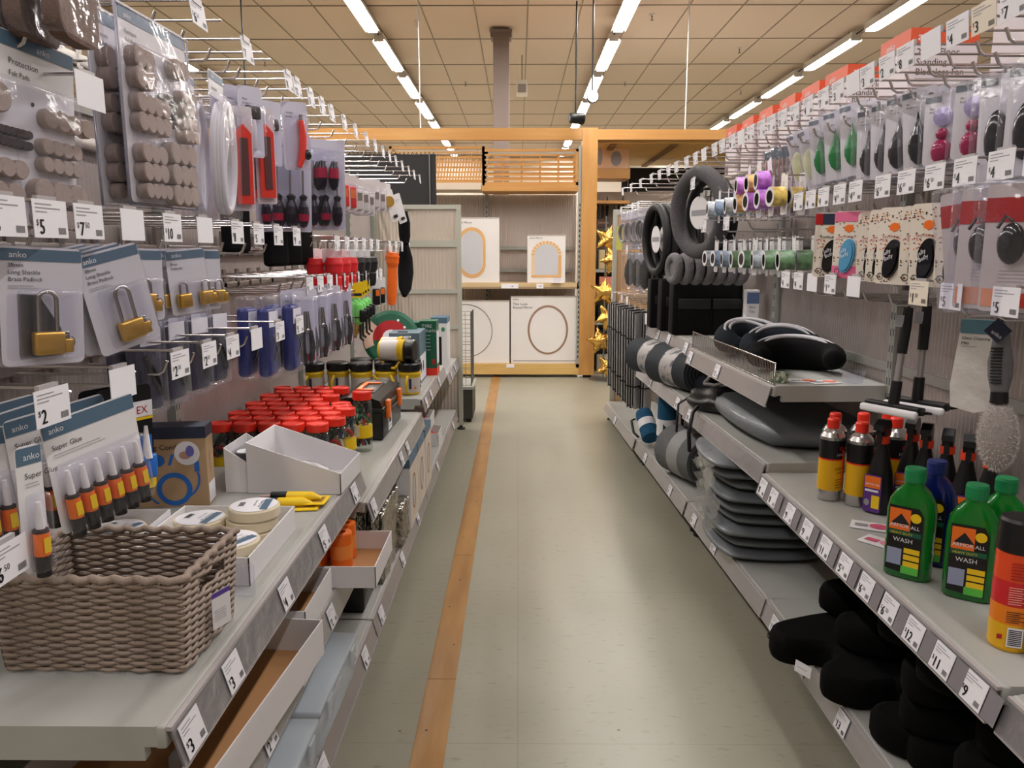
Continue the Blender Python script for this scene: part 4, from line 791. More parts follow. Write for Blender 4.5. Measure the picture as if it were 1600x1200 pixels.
# ---------------------------------------------------------------- left shelf goods
WICK = mat('grey_wicker', (158, 142, 130), .8, bump=(260, .6, .002)); WICKD = mat('wicker_inner', (84, 72, 64), .9)
def basket():
    r = empty('wicker_basket', (-.775, 1.045, .632), R(-1)); W_, D_, H_ = .29, .205, .152
    def per(t, q, z):      # rounded rectangle perimeter point, tapering down
        k = z / H_; w = W_ - .022 * (1 - k); d = D_ - .022 * (1 - k); cx, cy = W_/2, D_/2; P = [(-w/2, -d/2), (w/2, -d/2), (w/2, d/2), (-w/2, d/2)]; L = 2 * (w + d); s = (t % 1) * L
        for i in range(4):
            a = P[i]; b = P[(i+1) % 4]; l = math.hypot(b[0]-a[0], b[1]-a[1])
            if s <= l:
                u = s / l; x = a[0] + (b[0]-a[0]) * u; y = a[1] + (b[1]-a[1]) * u; nx, ny = (b[1]-a[1]) / l, -(b[0]-a[0]) / l
                return (cx + x + nx * q, cy + y + ny * q, z, i, u)
            s -= l
        return (cx - w/2, cy - d/2, z, 3, 1)
    body = MB(); n = 228; rows = 25
    for j in range(rows):
        z = .006 + j * (H_ - .016) / (rows - 1); run = []
        for i in range(n + 1):
            t = i / n; q = .0028 * math.sin(math.pi * (i * 38 / n) + math.pi * (j % 2)); p = per(t, q, z); hole = p[3] in (1, 3) and abs(p[4] - .5) < .24 and 17 < j < 22
            if hole:
                if len(run) > 2: body.tube(run, .0033, WICK, 5)
                run = []
            else: run.append(p[:3])
        if len(run) > 2: body.tube(run, .0033, WICK, 5)
    body.build('woven_body', r)
    st = MB()
    for i in range(38):
        p = per((i + .0  ) / 38, 0, .004); q_ = per((i + .0  ) / 38, 0, H_ - .006)
        if p[3] in (1, 3) and abs(p[4] - .5) < .24: q_ = per(i / 38, 0, H_ * .66)
        st.tube([p[:3], q_[:3]], .0022, WICKD, 5)
    st.build('upright_canes', r)
    rim = MB(); pts = [per(i / 120, .003 * math.sin(i * 1.6), H_ + .002 * math.cos(i * 1.6))[:3] for i in range(120)]; rim.tube(pts, .006, WICK, 6, closed=True); rim.build('braided_rim', r)
    MB().box((.02, .02, .0), (W_ - .02, D_ - .02, .006), WICKD).build('base', r)
    t = MB(); t.quad((0, 0, 0), WHITE, .04, .06, (.35, .93, 0), (.0, 0, 1), 0); t.quad((0, 0, 0), WHITE, .04, .06, (.35, .93, 0), (.0, 0, 1), -.001); t.f[-1] = t.f[-1][::-1]; t.quad((0, 0, .052), mat('purple_print', (90, 60, 150), .5), .04, .008, (.35, .93, 0)); t.text('anko', .008, (0, .004, .04), mat('purple_print'), (.35, .93, 0))
    for k in range(5): t.quad((.002, .003, .03 - k * .004), GREYINK, .025, .0008, (.35, .93, 0))
    o = t.build('hang_tag', r); o.location = (W_ + .008, .075, .035)
    return tag(r, 'grey woven wicker basket with handle holes and a purple-topped tag, nearest left', 'basket')
basket()
def tray(name, loc, rz, w, d, hf, hb=None, label='', floor=None, slope=None, cat='box', wall=None):
    """open carton: w along x, d along y; hl/hr left and right heights"""
    r = empty(name, loc, rz); hl, hr = (slope or (hf, hf)); t = .003; m = MB(); wm = wall or WHITE
    m.prism([(0, 0), (w, 0), (w, hr), (0, hl)], 0, t, wm, 'y'); m.prism([(0, 0), (w, 0), (w, hr), (0, hl)], d - t, d, wm, 'y')
    m.box((0, t, 0), (t, d - t, hl), wm); m.box((w - t, t, 0), (w, d - t, hr), wm); m.build('carton_walls', r)
    MB().box((t, t, .001), (w - t, d - t, .004), floor or KRAFT).build('carton_floor', r)
    m = MB(); m.box((w - .0012, -.0012, 0), (w + .0006, .0012, hr), INK).build('cut_edge', r)
    return tag(r, label, cat)
CREAM = mat('cream_tape', (226, 214, 186), .5)
def taperoll():
    r = empty('masking_tape_roll'); MB().lathe([(.028, 0), (.052, 0), (.054, .003), (.054, .021), (.052, .024), (.028, .024), (.028, 0)], CREAM, 28).build('tape', r)
    m = MB(); m.disc((0, 0, .0245), PAPER, .049, .049, (1, 0, 0), (0, 1, 0)); m.prism([(.0, 0)], 0, 0, PAPER) if 0 else m.quad((.018, -.035, .0252), HEADER, .016, .07, (1, 0, 0), (0, 1, 0))
    m.text('Masking Tape', .009, (.012, .028, .0254), INK, (0, -1, 0), (1, 0, 0)); m.text('24mm x 50m', .007, (.0, .026, .0254), INK, (0, -1, 0), (1, 0, 0))
    for k in range(9): m.quad((-.032, -.01 + k * .003, .0252), INK, .012, .0016, (1, 0, 0), (0, 1, 0))
    m.build('label', r); return r
tray('open_white_carton', (-.755, 1.36, .631), 0, .25, .3, .055, label='shallow white carton of masking tape rolls at the shelf edge', floor=WHITE)
tray('open_white_carton', (-.99, 1.3, .631), R(3), .225, .34, .05, label='shallow white carton of tape rolls behind the wicker basket', floor=WHITE)
k = 0
for (x, y, n, tl) in [(-.693, 1.43, 2, .0), (-.575, 1.455, 2, .06), (-.575, 1.59, 3, .12), (-.69, 1.58, 2, .05), (-.87, 1.37, 2, .05), (-.87, 1.49, 2, 0), (-.865, 1.59, 1, -.0)]:
    for j in range(n):
        inst('mtr', taperoll, (x + rnd.uniform(-.004, .004), y, .637 + .0255 * j), (0, 0, tl * 4 - .6 + rnd.uniform(-.3, .3)), f'cream masking tape roll, {ORD[j]} from the bottom of the {["near left", "near right", "far right", "far left", "rear near", "rear middle", "rear far"][k]} stack', 'tape', 'masking tape rolls')
    k += 1
def kbox():
    r = empty('hose_combo_box', (-.955, 1.80, .631), R(8)); w, d, h = .19, .065, .2; MB().box((0, 0, 0), (w, d, h), KRAFTB).build('carton', r)
    m = MB().box((-.001, -.001, h - .028), (w + .001, d + .001, h + .001), NAVY); m.build('navy_lid_band', r)
    m = MB(); X_ = (1, 0, 0); m.text('Dustings attachment', .012, (.06, -.0012, h - .014), PAPER, X_, off=.0012) if 0 else m.text('anko', .014, (.02, -.0012, h - .02), PAPER, X_, off=.0006); m.text('ing Combo', .018, (.055, 0, h - .055), INK, X_)
    m.disc((.145, 0, .135), PAPER, .03, .03, X_, off=.0008); m.disc((.14, 0, .13), mat('skin_print', (190, 150, 130), .5), .014, .01, X_, off=.0012); m.disc((.152, 0, .14), mat('violet_print', (110, 110, 190), .5), .01, .014, X_, off=.0014)
    m.arc((.11, 0, .045), BLUE, .036, .012, 0, 360, X_, off=.0008, n=40); m.arc((.1, 0, .06), BLUE, .058, .005, 120, 240, X_, off=.001); m.arc((.12, 0, .07), BLUE, .05, .005, -60, 20, X_, off=.001); m.disc((.075, 0, .118), BLUE, .017, .015, X_, off=.001); m.quad((.052, 0, .125), BLUE, .022, .008, (.7, 0, -.7), (.7, 0, .7)); m.quad((.098, 0, .105), BLUE, .008, .028, (1, 0, .2), (.3, 0, 1)); m.quad((.16, 0, .088), BLUE, .012, .026, X_)
    for k in range(8): m.quad((.03, 0, .13 - k * .007), mat('kraft_ink', (120, 96, 70), .6), .018, .0012, X_)
    m.build('printed_front', r); q = MB(); q.quad((w, .004, .005), PAPER, d - .008, .05, (0, 1, 0)); q.text('ing Combo', .012, (w, .03, .08), INK, (0, 0, 1), (0, -1, 0)); q.build('side_label', r)
    return tag(r, 'brown box with a navy top and blue hose picture behind the tape', 'box')
kbox()
tray('small_white_carton', (-.765, 1.93, .631), 0, .075, .17, .07, label='small white carton between the hose box and slanted tray', slope=(.12, .07))
def gtape():
    r = empty('grey_tape_roll'); MB().lathe([(.012, 0), (.03, 0), (.03, .045), (.012, .045), (.012, 0)], mat('grey_tape', (92, 90, 92), .5), 24).build('tape', r); MB().lathe([(.0, .046), (.025, .046)], PAPER, 24).build('label', r); return r
for k in range(3): inst('gtape', gtape, (-.727, 1.99 + (k == 2) * .065, .636 + .046 * (k == 1)), 0, 'grey tape roll in the small white carton, ' + ['bottom near', 'top near', 'far'][k], 'tape', 'grey tape rolls')
tray('slanted_display_carton', (-.705, 1.925, .631), R(-2), .245, .215, .13, label='white carton with sloping sides and one tape roll inside', slope=(.135, .055), floor=WHITE)
def wroll():
    r = empty('white_tape_roll'); MB().lathe([(.02, 0), (.045, 0), (.047, .004), (.047, .016), (.045, .02), (.02, .02), (.02, 0)], WHITE, 28).build('tape', r); m = MB(); m.arc((0, 0, .0205), GREYINK, .04, .003, 20, 150, (1, 0, 0), (0, 1, 0)); m.text('Tape', .012, (-.015, .024, .0205), GREYINK, (1, 0, 0), (0, 1, 0)); m.build('label', r); return r
inst('wroll', wroll, (-.57, 2.035, .655), (0, .3, .3), 'white tape roll lying alone in the slanted carton', 'tape')
def ytube():
    r = empty('yellow_glue_pack'); m = MB(); m.rbox((0, -.035, 0), (.17, .035, .003), YELLOW, .001); m.box((.0, -.035, .003), (.07, .035, .0034), BLACK); m.box((.08, -.02, .003), (.16, .02, .0034), mat('yell_brown', (150, 110, 40), .5)); m.text('Fix', .02, (.085, -.008, .0036), INK, (1, 0, 0), (0, 1, 0)); m.build('backing_card', r)
    MB().tube([(.0, 0, .012), (.03, 0, .012)], [.004, .006], mat('pink_cap', (214, 180, 176), .4), 8).tube([(.03, 0, .013), (.07, 0, .013)], .012, BLACK, 10).tube([(.07, 0, .013), (.13, 0, .012), (.155, 0, .006)], [.012, .012, .004], YELLOW, 10, sy=1.2).build('glue_tube', r); return r
inst('ytube', ytube, (-.66, 1.80, .632), (0, 0, .12), 'yellow and black glue pack lying at the shelf edge, lower one', 'glue', 'yellow glue packs')
inst('ytube', ytube, (-.645, 1.84, .637), (0, -.02, -.02), 'yellow and black glue pack lying on top of the other', 'glue', 'yellow glue packs')
LBOX = MB().rbox((0, 0, 0), (.05, .012, .05), BAG, .004).rbox((.055, 0, 0), (.095, .012, .06), BAG, .004).build('clear_plastic_clips'); LBOX.location = (-.575, 1.31, .632); tag(LBOX, 'small clear plastic clamshells between the basket and the tape carton', 'packaging')
# red-lidded jars
JG = film('jar_plastic', (236, 240, 236), .06, .05); JC = [mat('bungee%d' % i, c, .6) for i, c in enumerate([(34, 130, 90), (180, 30, 44), (26, 34, 80), (24, 24, 26), (200, 190, 180)])]
def jar():
    r = empty('bungee_jar'); MB().lathe([(.0, .0), (.03, .0), (.034, .006), (.034, .158), (.028, .166)], JG, 20).build('clear_jar', r)
    MB().lathe([(.034, .166), (.0355, .168), (.0355, .19), (.033, .193), (.031, .193), (.030, .190), (.0, .190)], RED, 24).build('red_lid', r)
    m = MB(); rr_ = random.Random(5)
    for k in range(16):
        a = rr_.uniform(0, 6.28); z0 = .008 + (k // 4) * .035; c_ = JC[k % 5]; m.tube([(.022 * math.cos(a + t * 2.4), .022 * math.sin(a + t * 2.4), z0 + .03 * math.sin(t * 3) + .01) for t in [i / 6 for i in range(7)]], .006, c_, 6)
    m.build('coiled_cords', r); q = MB().lathe([(.0345, .045), (.0345, .085)], YELLOW, 20); q.box((.0345, -.012, .05), (.0352, .012, .085), PAPER); q.build('label', r); return r
jn = 0; RWN = ['nearest', 'second', 'third', 'fourth', 'fifth', 'sixth', 'seventh', 'eighth', 'ninth']
for a in range(9):
    y = 2.40 + a * .082; n = 6 if a < 5 else 4
    for b in range(n):
        x = -.955 + b * .078 + (.035 if a % 2 else 0)
        if x > -.60 or (a >= 5 and x > -.70): continue
        inst('jar', jar, (x, y + rnd.uniform(-.004, .004), .521), rnd.uniform(0, 6), f'red-lidded jar of bungee cords, {RWN[a]} row, {ORD[b]} from the back panel', 'jar', 'red-lidded jars')
inst('jar', jar, (-.63, 2.69, .521), 2.2, 'red-lidded jar at the shelf edge, nearer of the front pair', 'jar', 'red-lidded jars'); inst('jar', jar, (-.578, 2.79, .521), 4.2, 'slightly taller red-lidded jar with a yellow label beside the toolbox', 'jar', 'red-lidded jars', (1, 1, 1.17))
def toolbox():
    r = empty('toolbox', (-.72, 2.94, .521), R(-1)); m = MB(); m.rbox((0, 0, 0), (.19, .42, .115), BLACK, .01, 2); m.rbox((-.005, -.005, .112), (.195, .425, .13), BLACK, .006, 2); m.build('body', r)
    q = MB(); q.prism([(0, .13), (.19, .13), (.18, .158), (.14, .172), (.05, .172), (.01, .158)], 0, .42, BLACK, 'y'); q.rbox((.05, .09, .165), (.14, .33, .178), BLACK, .006); q.build('lid', r)
    MB().rbox((.06, .12, .178), (.08, .3, .186), ORANGE, .003).rbox((.06, .12, .178), (.13, .14, .184), ORANGE, .003).rbox((.06, .28, .178), (.13, .3, .184), ORANGE, .003).build('handle', r)
    for y in (.06, .32): MB().rbox((.188, y, .075), (.206, y + .045, .15), ORANGE, .006).build('latch', r)
    MB().rbox((.19, .12, .09), (.2, .3, .105), BLACK, .003).build('grip_ridge', r)
    p = MB(); p.quad((.1905, .11, .015), PAPER, .075, .07); p.quad((.191, .125, .045), INK, .045, .018); p.quad((.191, .12, .03), GREYINK, .05, .003); p.build('paper_label', r)
    return tag(r, 'black toolbox with orange latches and handle on the shelf edge', 'toolbox')
toolbox()
# lanterns
YL = mat('lantern_yellow', (214, 176, 30), .35); LW = mat('lantern_label', (190, 184, 180), .5)
def lantern():
    r = empty('spotlight_lantern'); MB().lathe([(0, 0), (.045, 0), (.05, .006), (.05, .085)], YL, 24).build('yellow_base', r); MB().lathe([(.0505, .012), (.0505, .082)], LW, 24).build('label', r)
    MB().lathe([(.0505, .084), (.055, .1), (.053, .108), (.048, .11)], YL, 24, mats=[YL, YL, YL]).build('yellow_collar', r); MB().lathe([(.048, .109), (.055, .118), (.056, .145), (.05, .152), (.0, .152)], BLACK, 24).build('black_head', r)
    p = MB()
    for s_ in (1,): p.tube([(-.02, -.052, .015), (-.03, -.078, .03), (-.03, -.082, .07), (-.02, -.053, .092)], .0075, YL, 8)
    p.build('handle', r); q = MB(); q.box((.052, -.016, .03), (.0525, .016, .04), NAVY).box((.052, -.006, .05), (.0525, .01, .07), ORANGE).box((-.012, -.052, .03), (.0, -.0515, .08), NAVY).box((.012, -.0515, .03), (.022, -.051, .04), ORANGE); q.build('printed_marks', r); return r
for k in range(5): inst('lant', lantern, (-.522 - k * .116, 3.64 + .02 * (k % 2), .581), [.3, .9, 1.7, .2, .1][k], f'yellow and black spotlight lantern standing, {ORD[k]} from the shelf edge', 'lantern', 'yellow lanterns')
for k in range(3): inst('lant', lantern, (-.54 - k * .12, 3.78, .581), .4, f'yellow and black lantern in the second row, {ORD[k]} from the shelf edge', 'lantern', 'yellow lanterns')
o = inst('lant', lantern, (-.665, 3.66, .789), (R(90), 0, R(82)), 'yellow and black lantern lying on its side on top of the others', 'lantern', 'yellow lanterns', (1, 1, 1.15))
o = inst('lant', lantern, (-.68, 3.79, .789), (R(90), 0, R(84)), 'second lantern lying behind the first on top', 'lantern', 'yellow lanterns')
def pbox(name, loc, rz, w, d, h, body, topc, topd, label, extra=None):
    r = empty(name, loc, rz); MB().box((0, 0, 0), (w, d, h), body).build('carton', r)
    if topc: MB().box((-.0006, -.0006, h - topd), (w + .0006, d + .0006, h + .0006), topc).build('coloured_top', r)
    if extra: m = MB(); extra(m, w, d, h); m.build('printed_front', r)
    return tag(r, label, 'box')
GREEN = mat('bottle_green', (22, 92, 66), .45); SLB = mat('slate_blue', (96, 118, 132), .45)
def px1(m, w, d, h):
    m.text('TYRE', .024, (.01, 0, h - .035), PAPER, (1, 0, 0)); m.text('INFLATOR', .02, (.01, 0, h - .06), PAPER, (1, 0, 0)); m.box((-.001, -.001, 0), (w + .001, d, .04), RED)
    for k in range(5): m.quad((.012, 0, h - .08 - k * .02), PAPER, w * .5, .002, (1, 0, 0))
    m.quad((w, .01, .06), PAPER, d - .02, h - .12, (0, 1, 0)); m.quad((w - .025, 0, .06), DRED, .015, .03, (1, 0, 0))
pbox('tyre_inflator_box', (-.625, 4.22, .581), 0, .075, .13, .29, GREEN, None, 0, 'green tyre inflator box, left of the pair on the far shelf', px1); pbox('tyre_inflator_box', (-.54, 4.20, .581), 0, .09, .13, .3, GREEN, None, 0, 'green tyre inflator box with a red foot, right of the pair', px1)
def px2(m, w, d, h): m.quad((0, 0, .01), PAPER, w, h * .45, (1, 0, 0)); m.quad((w, .01, .01), PAPER, d - .02, h * .5); m.disc((w, .06, .08), INK, .02, .03); m.disc((w, .14, .08), INK, .02, .03); m.quad((.03, 0, h * .72), INK, .06, .012, (1, 0, 0)); m.box((.04, .03, h), (.09, .06, h + .004), INK)
pbox('work_light_box', (-.66, 3.9, .581), 0, .155, .27, .265, SLB, None, 0, 'slate blue and white carton behind the lanterns', px2)
def px3(m, w, d, h): m.quad((.01, 0, .03), BLACK, w * .55, h * .55, (1, 0, 0)); m.disc((w * .75, 0, h * .78), mat('mid_green', (60, 140, 90), .5), .012, .014, (1, 0, 0)); m.quad((.015, 0, h * .55), BLACK, .015, h * .22, (1, 0, 0)); m.quad((.035, 0, h * .55), BLACK, .012, h * .25, (1, 0, 0))
pbox('glove_box', (-.545, 4.78, .521), 0, .1, .2, .33, WHITE, HEADER, .035, 'white box with blue top and black hand shape at the far end', px3)
# striped festive wheel
def festive():
    r = empty('festive_wheel_cover', (-.68, 4.08, .80), 0); D_ = GREEN
    m = MB(); m.lathe([(.0, -.012), (.13, -.012), (.15, -.004), (.15, .004), (.13, .012), (0, .012)], D_, 40, axis='y'); m.build('disc_body', r)
    q = MB(); X_ = (1, 0, 0); O = (0, -.0125, 0)
    q.arc(O, DRED, .07, .05, 40, 200, X_, n=30); q.arc(O, mat('blush', (226, 190, 170), .6), .12, .05, 150, 215, X_, off=.001, n=20); q.arc(O, PAPER, .03, .03, 20, 200, X_, off=.001)
    for k in range(5): q.arc(O, DRED if k % 2 == 0 else PAPER, .055 + k * .018, .014, -30, 30, X_, off=.0015)
    for k in range(3): q.disc((.02 + .04 * k, -.0125, .1 - .03 * k), PAPER, .007, .007, X_, off=.002)
    q.quad((-.01, -.0125, -.02), YELLOW, .03, .025, X_, off=.002); q.build('printed_pattern', r); r.rotation_euler = (-.25, .2, .1)
    return tag(r, 'round red green and white striped festive cover leaning on the far boxes', 'cover')
festive()
# below the left shelves
tray('deep_white_carton', (-.79, 1.02, .366), R(-5), .305, .6, .08, label='long open white carton protruding beneath the nearest left shelf')
tray('open_white_carton', (-.70, 1.65, .366), 0, .21, .25, .07, label='open white carton holding a clear tub beneath the shelf')
MB_ = MB().lathe([(.0, 0), (.045, 0), (.05, .05), (.048, .055), (0, .055)], BAG, 20).build('clear_tub'); MB_.location = (-.58, 1.72, .371); tag(MB_, 'round clear tub sitting in the small open carton', 'tub')
tray('open_white_carton', (-.625, 1.93, .366), 0, .245, .27, .06, label='open white carton jutting into the aisle with orange rolls')
def oroll():
    r = empty('orange_roll'); MB().lathe([(.0, 0), (.03, 0), (.031, .004), (.031, .1), (.03, .104), (.014, .104), (.014, .09)], ORANGE, 20).build('wound_cord', r); MB().lathe([(.0313, .03), (.0313, .07)], mat('orange_label', (246, 150, 70), .4), 20).build('label', r); return r
for k, (x, y) in enumerate([(-.575, 2.0), (-.575, 2.07), (-.50, 2.06), (-.505, 2.135), (-.575, 2.14)]): inst('oroll', oroll, (x, y, .371), 0, f'orange cord roll in the jutting carton, {["nearest left", "middle left", "nearest right", "far right", "far left"][k]}', 'roll', 'orange rolls')
CLB = mat('box_plastic', (206, 218, 228), .15, alpha=.4); LIDB = mat('lid_plastic', (196, 206, 214), .25, alpha=.45)
def cbox():
    r = empty('clear_storage_box'); m = MB(); w, d, h = .17, .36, .105
    m.rbox((.006, .006, 0), (w - .006, d - .006, h), CLB, .014, 3); m.build('tub', r); MB().rbox((0, 0, h - .004), (w, d, h + .012), LIDB, .005, 2).build('lid', r)
    for y in (.05, .27): MB().rbox((w - .002, y, h - .04), (w + .006, y + .04, h + .008), LIDB, .003).build('clip', r)
    q = MB().box((.03, .05, .004), (w - .03, d - .05, .02), mat('box_contents', (196, 196, 196), .6)); q.build('paper_insert', r); return r
n = 0
for (x, y, k) in [(-.598, 1.14, 1), (-.598, 1.52, 1), (-.82, 1.18, 1), (-.82, 1.56, 1)]:
    for j in range(k):
        inst('cbox', cbox, (x, y, .151 + j * .118), R(rnd.uniform(-1.5, 1.5)), ['clear plastic storage box with a bluish lid, nearest on the base shelf', 'clear plastic storage box with a bluish lid, beyond the nearest', 'clear storage box at the back, near', 'clear storage box at the back, far'][n], 'storage box', 'clear storage boxes'); n += 1
def tall_clear(i, y):
    o = MB(); 
    for k in range(3): o.rbox((0, k * .05, 0), (.03, k * .05 + .042, .12), CLB, .006)
    ob = o.build('clear_dividers'); ob.location = (-.60, y, .281); return tag(ob, ['row of clear plastic dividers standing on the nearest clear box lid', 'row of clear plastic dividers on the second clear box lid'][i], 'divider')
tall_clear(0, 1.18); tall_clear(1, 1.56)
def bb(loc, lab):
    def ex(m, w, d, h):
        m.quad((w, .01, .01), mat('pale_peach', (222, 208, 192), .5), d - .02, h - .045); m.arc((w, d/2, h*.45), mat('brown_ring', (150, 110, 80), .5), .045, .012, 0, 360, ry=.07, off=.001, n=30); m.disc((w, d/2, h*.45), MATS['mirror_print'], .036, .06, off=.0008); m.text('anko', .02, (.01, 0, h - .03), PAPER, (1, 0, 0), off=.0012); m.text('Storage', .018, (.01, 0, h - .065), INK, (1, 0, 0))
    pbox('storage_carton', loc, 0, .27, .235, .29, WHITE, HEADER, .035, lab, ex)
bb((-.70, 2.94, .151), 'blue-topped white carton on the base shelf, nearest of three'); bb((-.70, 3.19, .151), 'blue-topped white carton on the base shelf, middle of three'); bb((-.70, 3.45, .151), 'blue-topped white carton on the base shelf, farthest of three')
SIL = mat('silver_film', (168, 164, 154), .22, .85, bump=(18, 1, .03))
def silv():
    bm = bmesh.new(); bmesh.ops.create_grid(bm, x_segments=14, y_segments=22, size=.5); rr_ = random.Random(8)
    r = empty('silver_wrapped_panel'); bm2 = bmesh.new(); bmesh.ops.create_cube(bm2, size=1); bmesh.ops.subdivide_edges(bm2, edges=bm2.edges[:], cuts=9, use_grid_fill=True); bm.free()
    for v in bm2.verts: v.co = Vector((v.co.x * .05 + rr_.uniform(-.004, .004), v.co.y * .34 + rr_.uniform(-.005, .005), v.co.z * .24 + .12 + rr_.uniform(-.004, .004) * (v.co.z > -.49)))
    MB().bm(bm2, SIL).build('crumpled_wrap', r); return r
for k, (x, y, s) in enumerate([(-.475, 2.6, 1), (-.535, 2.62, 1.02), (-.46, 2.84, .62)]): inst('silv', silv, (x, y, .152), (0, 0, 0), ['silver wrapped panel standing at the base shelf edge', 'silver wrapped panel behind the front silver panel', 'low silver wrapped bundle beside the blue-topped cartons'][k], 'panel', 'silver wrapped panels', (1, 1 if k < 2 else .5, s))
def ex4(m, w, d, h): m.quad((w, .02, .14), BLACK, d - .1, .06, off=.001); m.box((.06, .02, h), (w - .004, d - .02, h + .001), PAPER); m.quad((.08, .05, h + .0012), BLACK, .1, .2, (1, 0, 0), (0, 1, 0))
pbox('grey_flat_carton', (-.80, 2.42, .151), 0, .235, .4, .27, mat('grey_board', (128, 130, 132), .5), None, 0, 'grey carton with a black and white panel under the jar shelf', ex4)
o = MB().rbox((0, 0, 0), (.11, .16, .1), BLACK, .008).rbox((.005, .005, .1), (.105, .155, .11), mat('dark_lid', (40, 40, 42), .3), .004).build('black_tub'); o.location = (-.585, 2.22, .151); tag(o, 'black tub on the base shelf below the jutting carton', 'tub')
for k, (x, y, z) in enumerate([(-.74, 3.9, .331), (-.74, 4.3, .151)]):
    tray('slanted_red_carton', (x + .02, y, z + .0), 0, .26, .22, .1, label=['white carton of red goods under the lantern shelf, upper', 'white carton of red goods on the base shelf, lower'][k], slope=(.12, .07))
    for j in range(3):
        o = MB().ball((0, 0, .03), (.05, .045, .03), DRED, 14, 8).tube([(-.03, 0, .05), (0, .01, .062), (.03, 0, .05)], .006, RED, 6).build('red_bundle'); o.location = (x + .09 + .065 * j, y + .08 + .04 * (j % 2), z + .006); tag(o, f'red rope bundle in the {["upper", "lower"][k]} far carton, {["left", "middle", "right"][j]}', 'bundle', 'red rope bundles')
# ---------------------------------------------------------------- goods on the right hooks
BKG = mat('glossy_black', (14, 16, 22), .15, coat=.5); GRN = mat('scent_green', (10, 130, 60), .2, trans=.1); PNK = mat('magenta_gem', (170, 26, 84), .15, trans=.2); LIL = mat('lilac_gem', (196, 186, 226), .15, trans=.3)
def fresh(nm, c, shape, w=.075, h=.165):
    def fn():
        r = empty(nm); card(r, w, h, None, ['Air', 'Freshener'], None, .006, tl=.01); q = MB(); q.disc((.0004, w/2 - .014, -.006), INK if c is BKG else (DRED if c is PNK else GREEN), .006, .006); q.quad((.0004, -w/2 + .001, -.004), mat('slate_band', (110, 120, 130), .5), w * .4, .012) ; q.build('printed_marks', r)
        s = MB()
        if shape == 'leaf': s.lathe([(0, -.152), (.008, -.149), (.018, -.138), (.024, -.12), (.0235, -.104), (.018, -.086), (.010, -.068), (.004, -.052), (.001, -.038), (0, -.034)], c, 20, c=(.008, 0, 0), sx=.42)
        if shape == 'gem': s.ball((.008, 0, -.07), (.008, .013, .012), c, 8, 5).ball((.008, 0, -.105), (.012, .021, .026), c, 8, 6)
        if shape == 'oval': s.ball((.008, 0, -.1), (.01, .022, .05), c, 14, 8)
        s.build('scent_body', r)
        if shape == 'gem': MB().lathe([(.004, 0), (.017, 0), (.019, .006), (.006, .01), (0, .01)], LIL, 16, c=(.002, 0, -.035), axis='x').build('lilac_spiral', r)
        MB().rbox((-.002, -w/2 - .003, -h + .006), (.024, w/2 + .003, .016), CLEAR, .006).build('clear_pack', r); return r
    return fn
AF = 'carded air fresheners'
for k, y in enumerate([1.31, 1.4, 1.49]): hang('R', 'fo', fresh('black_oval_freshener', BKG, 'oval', .08, .19), y, 1.56, .262, 3, .022, f'black oval freshener near the right edge, column {k + 1}', 'air freshener', AF, tilt=.5)
for k, y in enumerate([1.555, 1.67]): hang('R', 'fg', fresh('magenta_gem_freshener', PNK, 'gem', .078, .145), y, 1.563, .268, 3, .03, 'magenta gem freshener card, ' + ['right one', 'left one'][k], 'air freshener', AF, tilt=.75)
for k, y in enumerate([1.79, 1.87, 1.95, 2.03]): hang('R', 'fl', fresh('black_leaf_freshener', BKG, 'leaf', .078, .18), y, 1.595, .262, 3, .026, f'black leaf freshener, {ORD[k]} column left of the magenta gems', 'air freshener', AF, tilt=.6, roll=.05)
for k, y in enumerate([2.15, 2.26, 2.37]): hang('R', 'fgr', fresh('green_leaf_freshener', GRN, 'leaf', .078, .19), y, 1.63, .258, 3, .026, f'green leaf freshener, {ORD[k]} column left of the black leaves', 'air freshener', AF, tilt=.65, roll=.12)
PALE = mat('pale_lime', (206, 210, 160), .3)
for k, y in enumerate([2.48, 2.57]): hang('R', 'fpl', fresh('pale_lime_freshener', PALE, 'oval', .06, .19), y, 1.615, .255, 3, .024, f'pale lime freshener, {ORD[k]} column left of the green leaves', 'air freshener', AF, tilt=.6, roll=.25)
def reed():
    r = empty('reed_bundle_pack'); m = MB()
    for k in range(9): m.tube([(.006 * (k % 3), -.02 + k * .005, -.02), (.004 * (k % 3), -.025 + k * .006, -.2)], .0022, mat('reed%d' % (k % 3), [(206, 170, 140), (224, 214, 206), (180, 140, 116)][k % 3], .6), 5)
    m.build('reeds', r); MB().rbox((-.006, -.03, -.21), (.022, .03, .02), BAG, .008).build('clear_bag', r); MB().prism(rr(.05, .03, .003, 2, 0, 0), -.001, .001, SLB).build('header_card', r); return r
for k, y in enumerate([2.65, 2.73]): hang('R', 'reed', reed, y, 1.58, .27, 2, .03, f'bag of thin pale sticks beside the lime fresheners, {["nearer", "farther"][k]}', 'sticks', 'stick packs', tilt=.6)
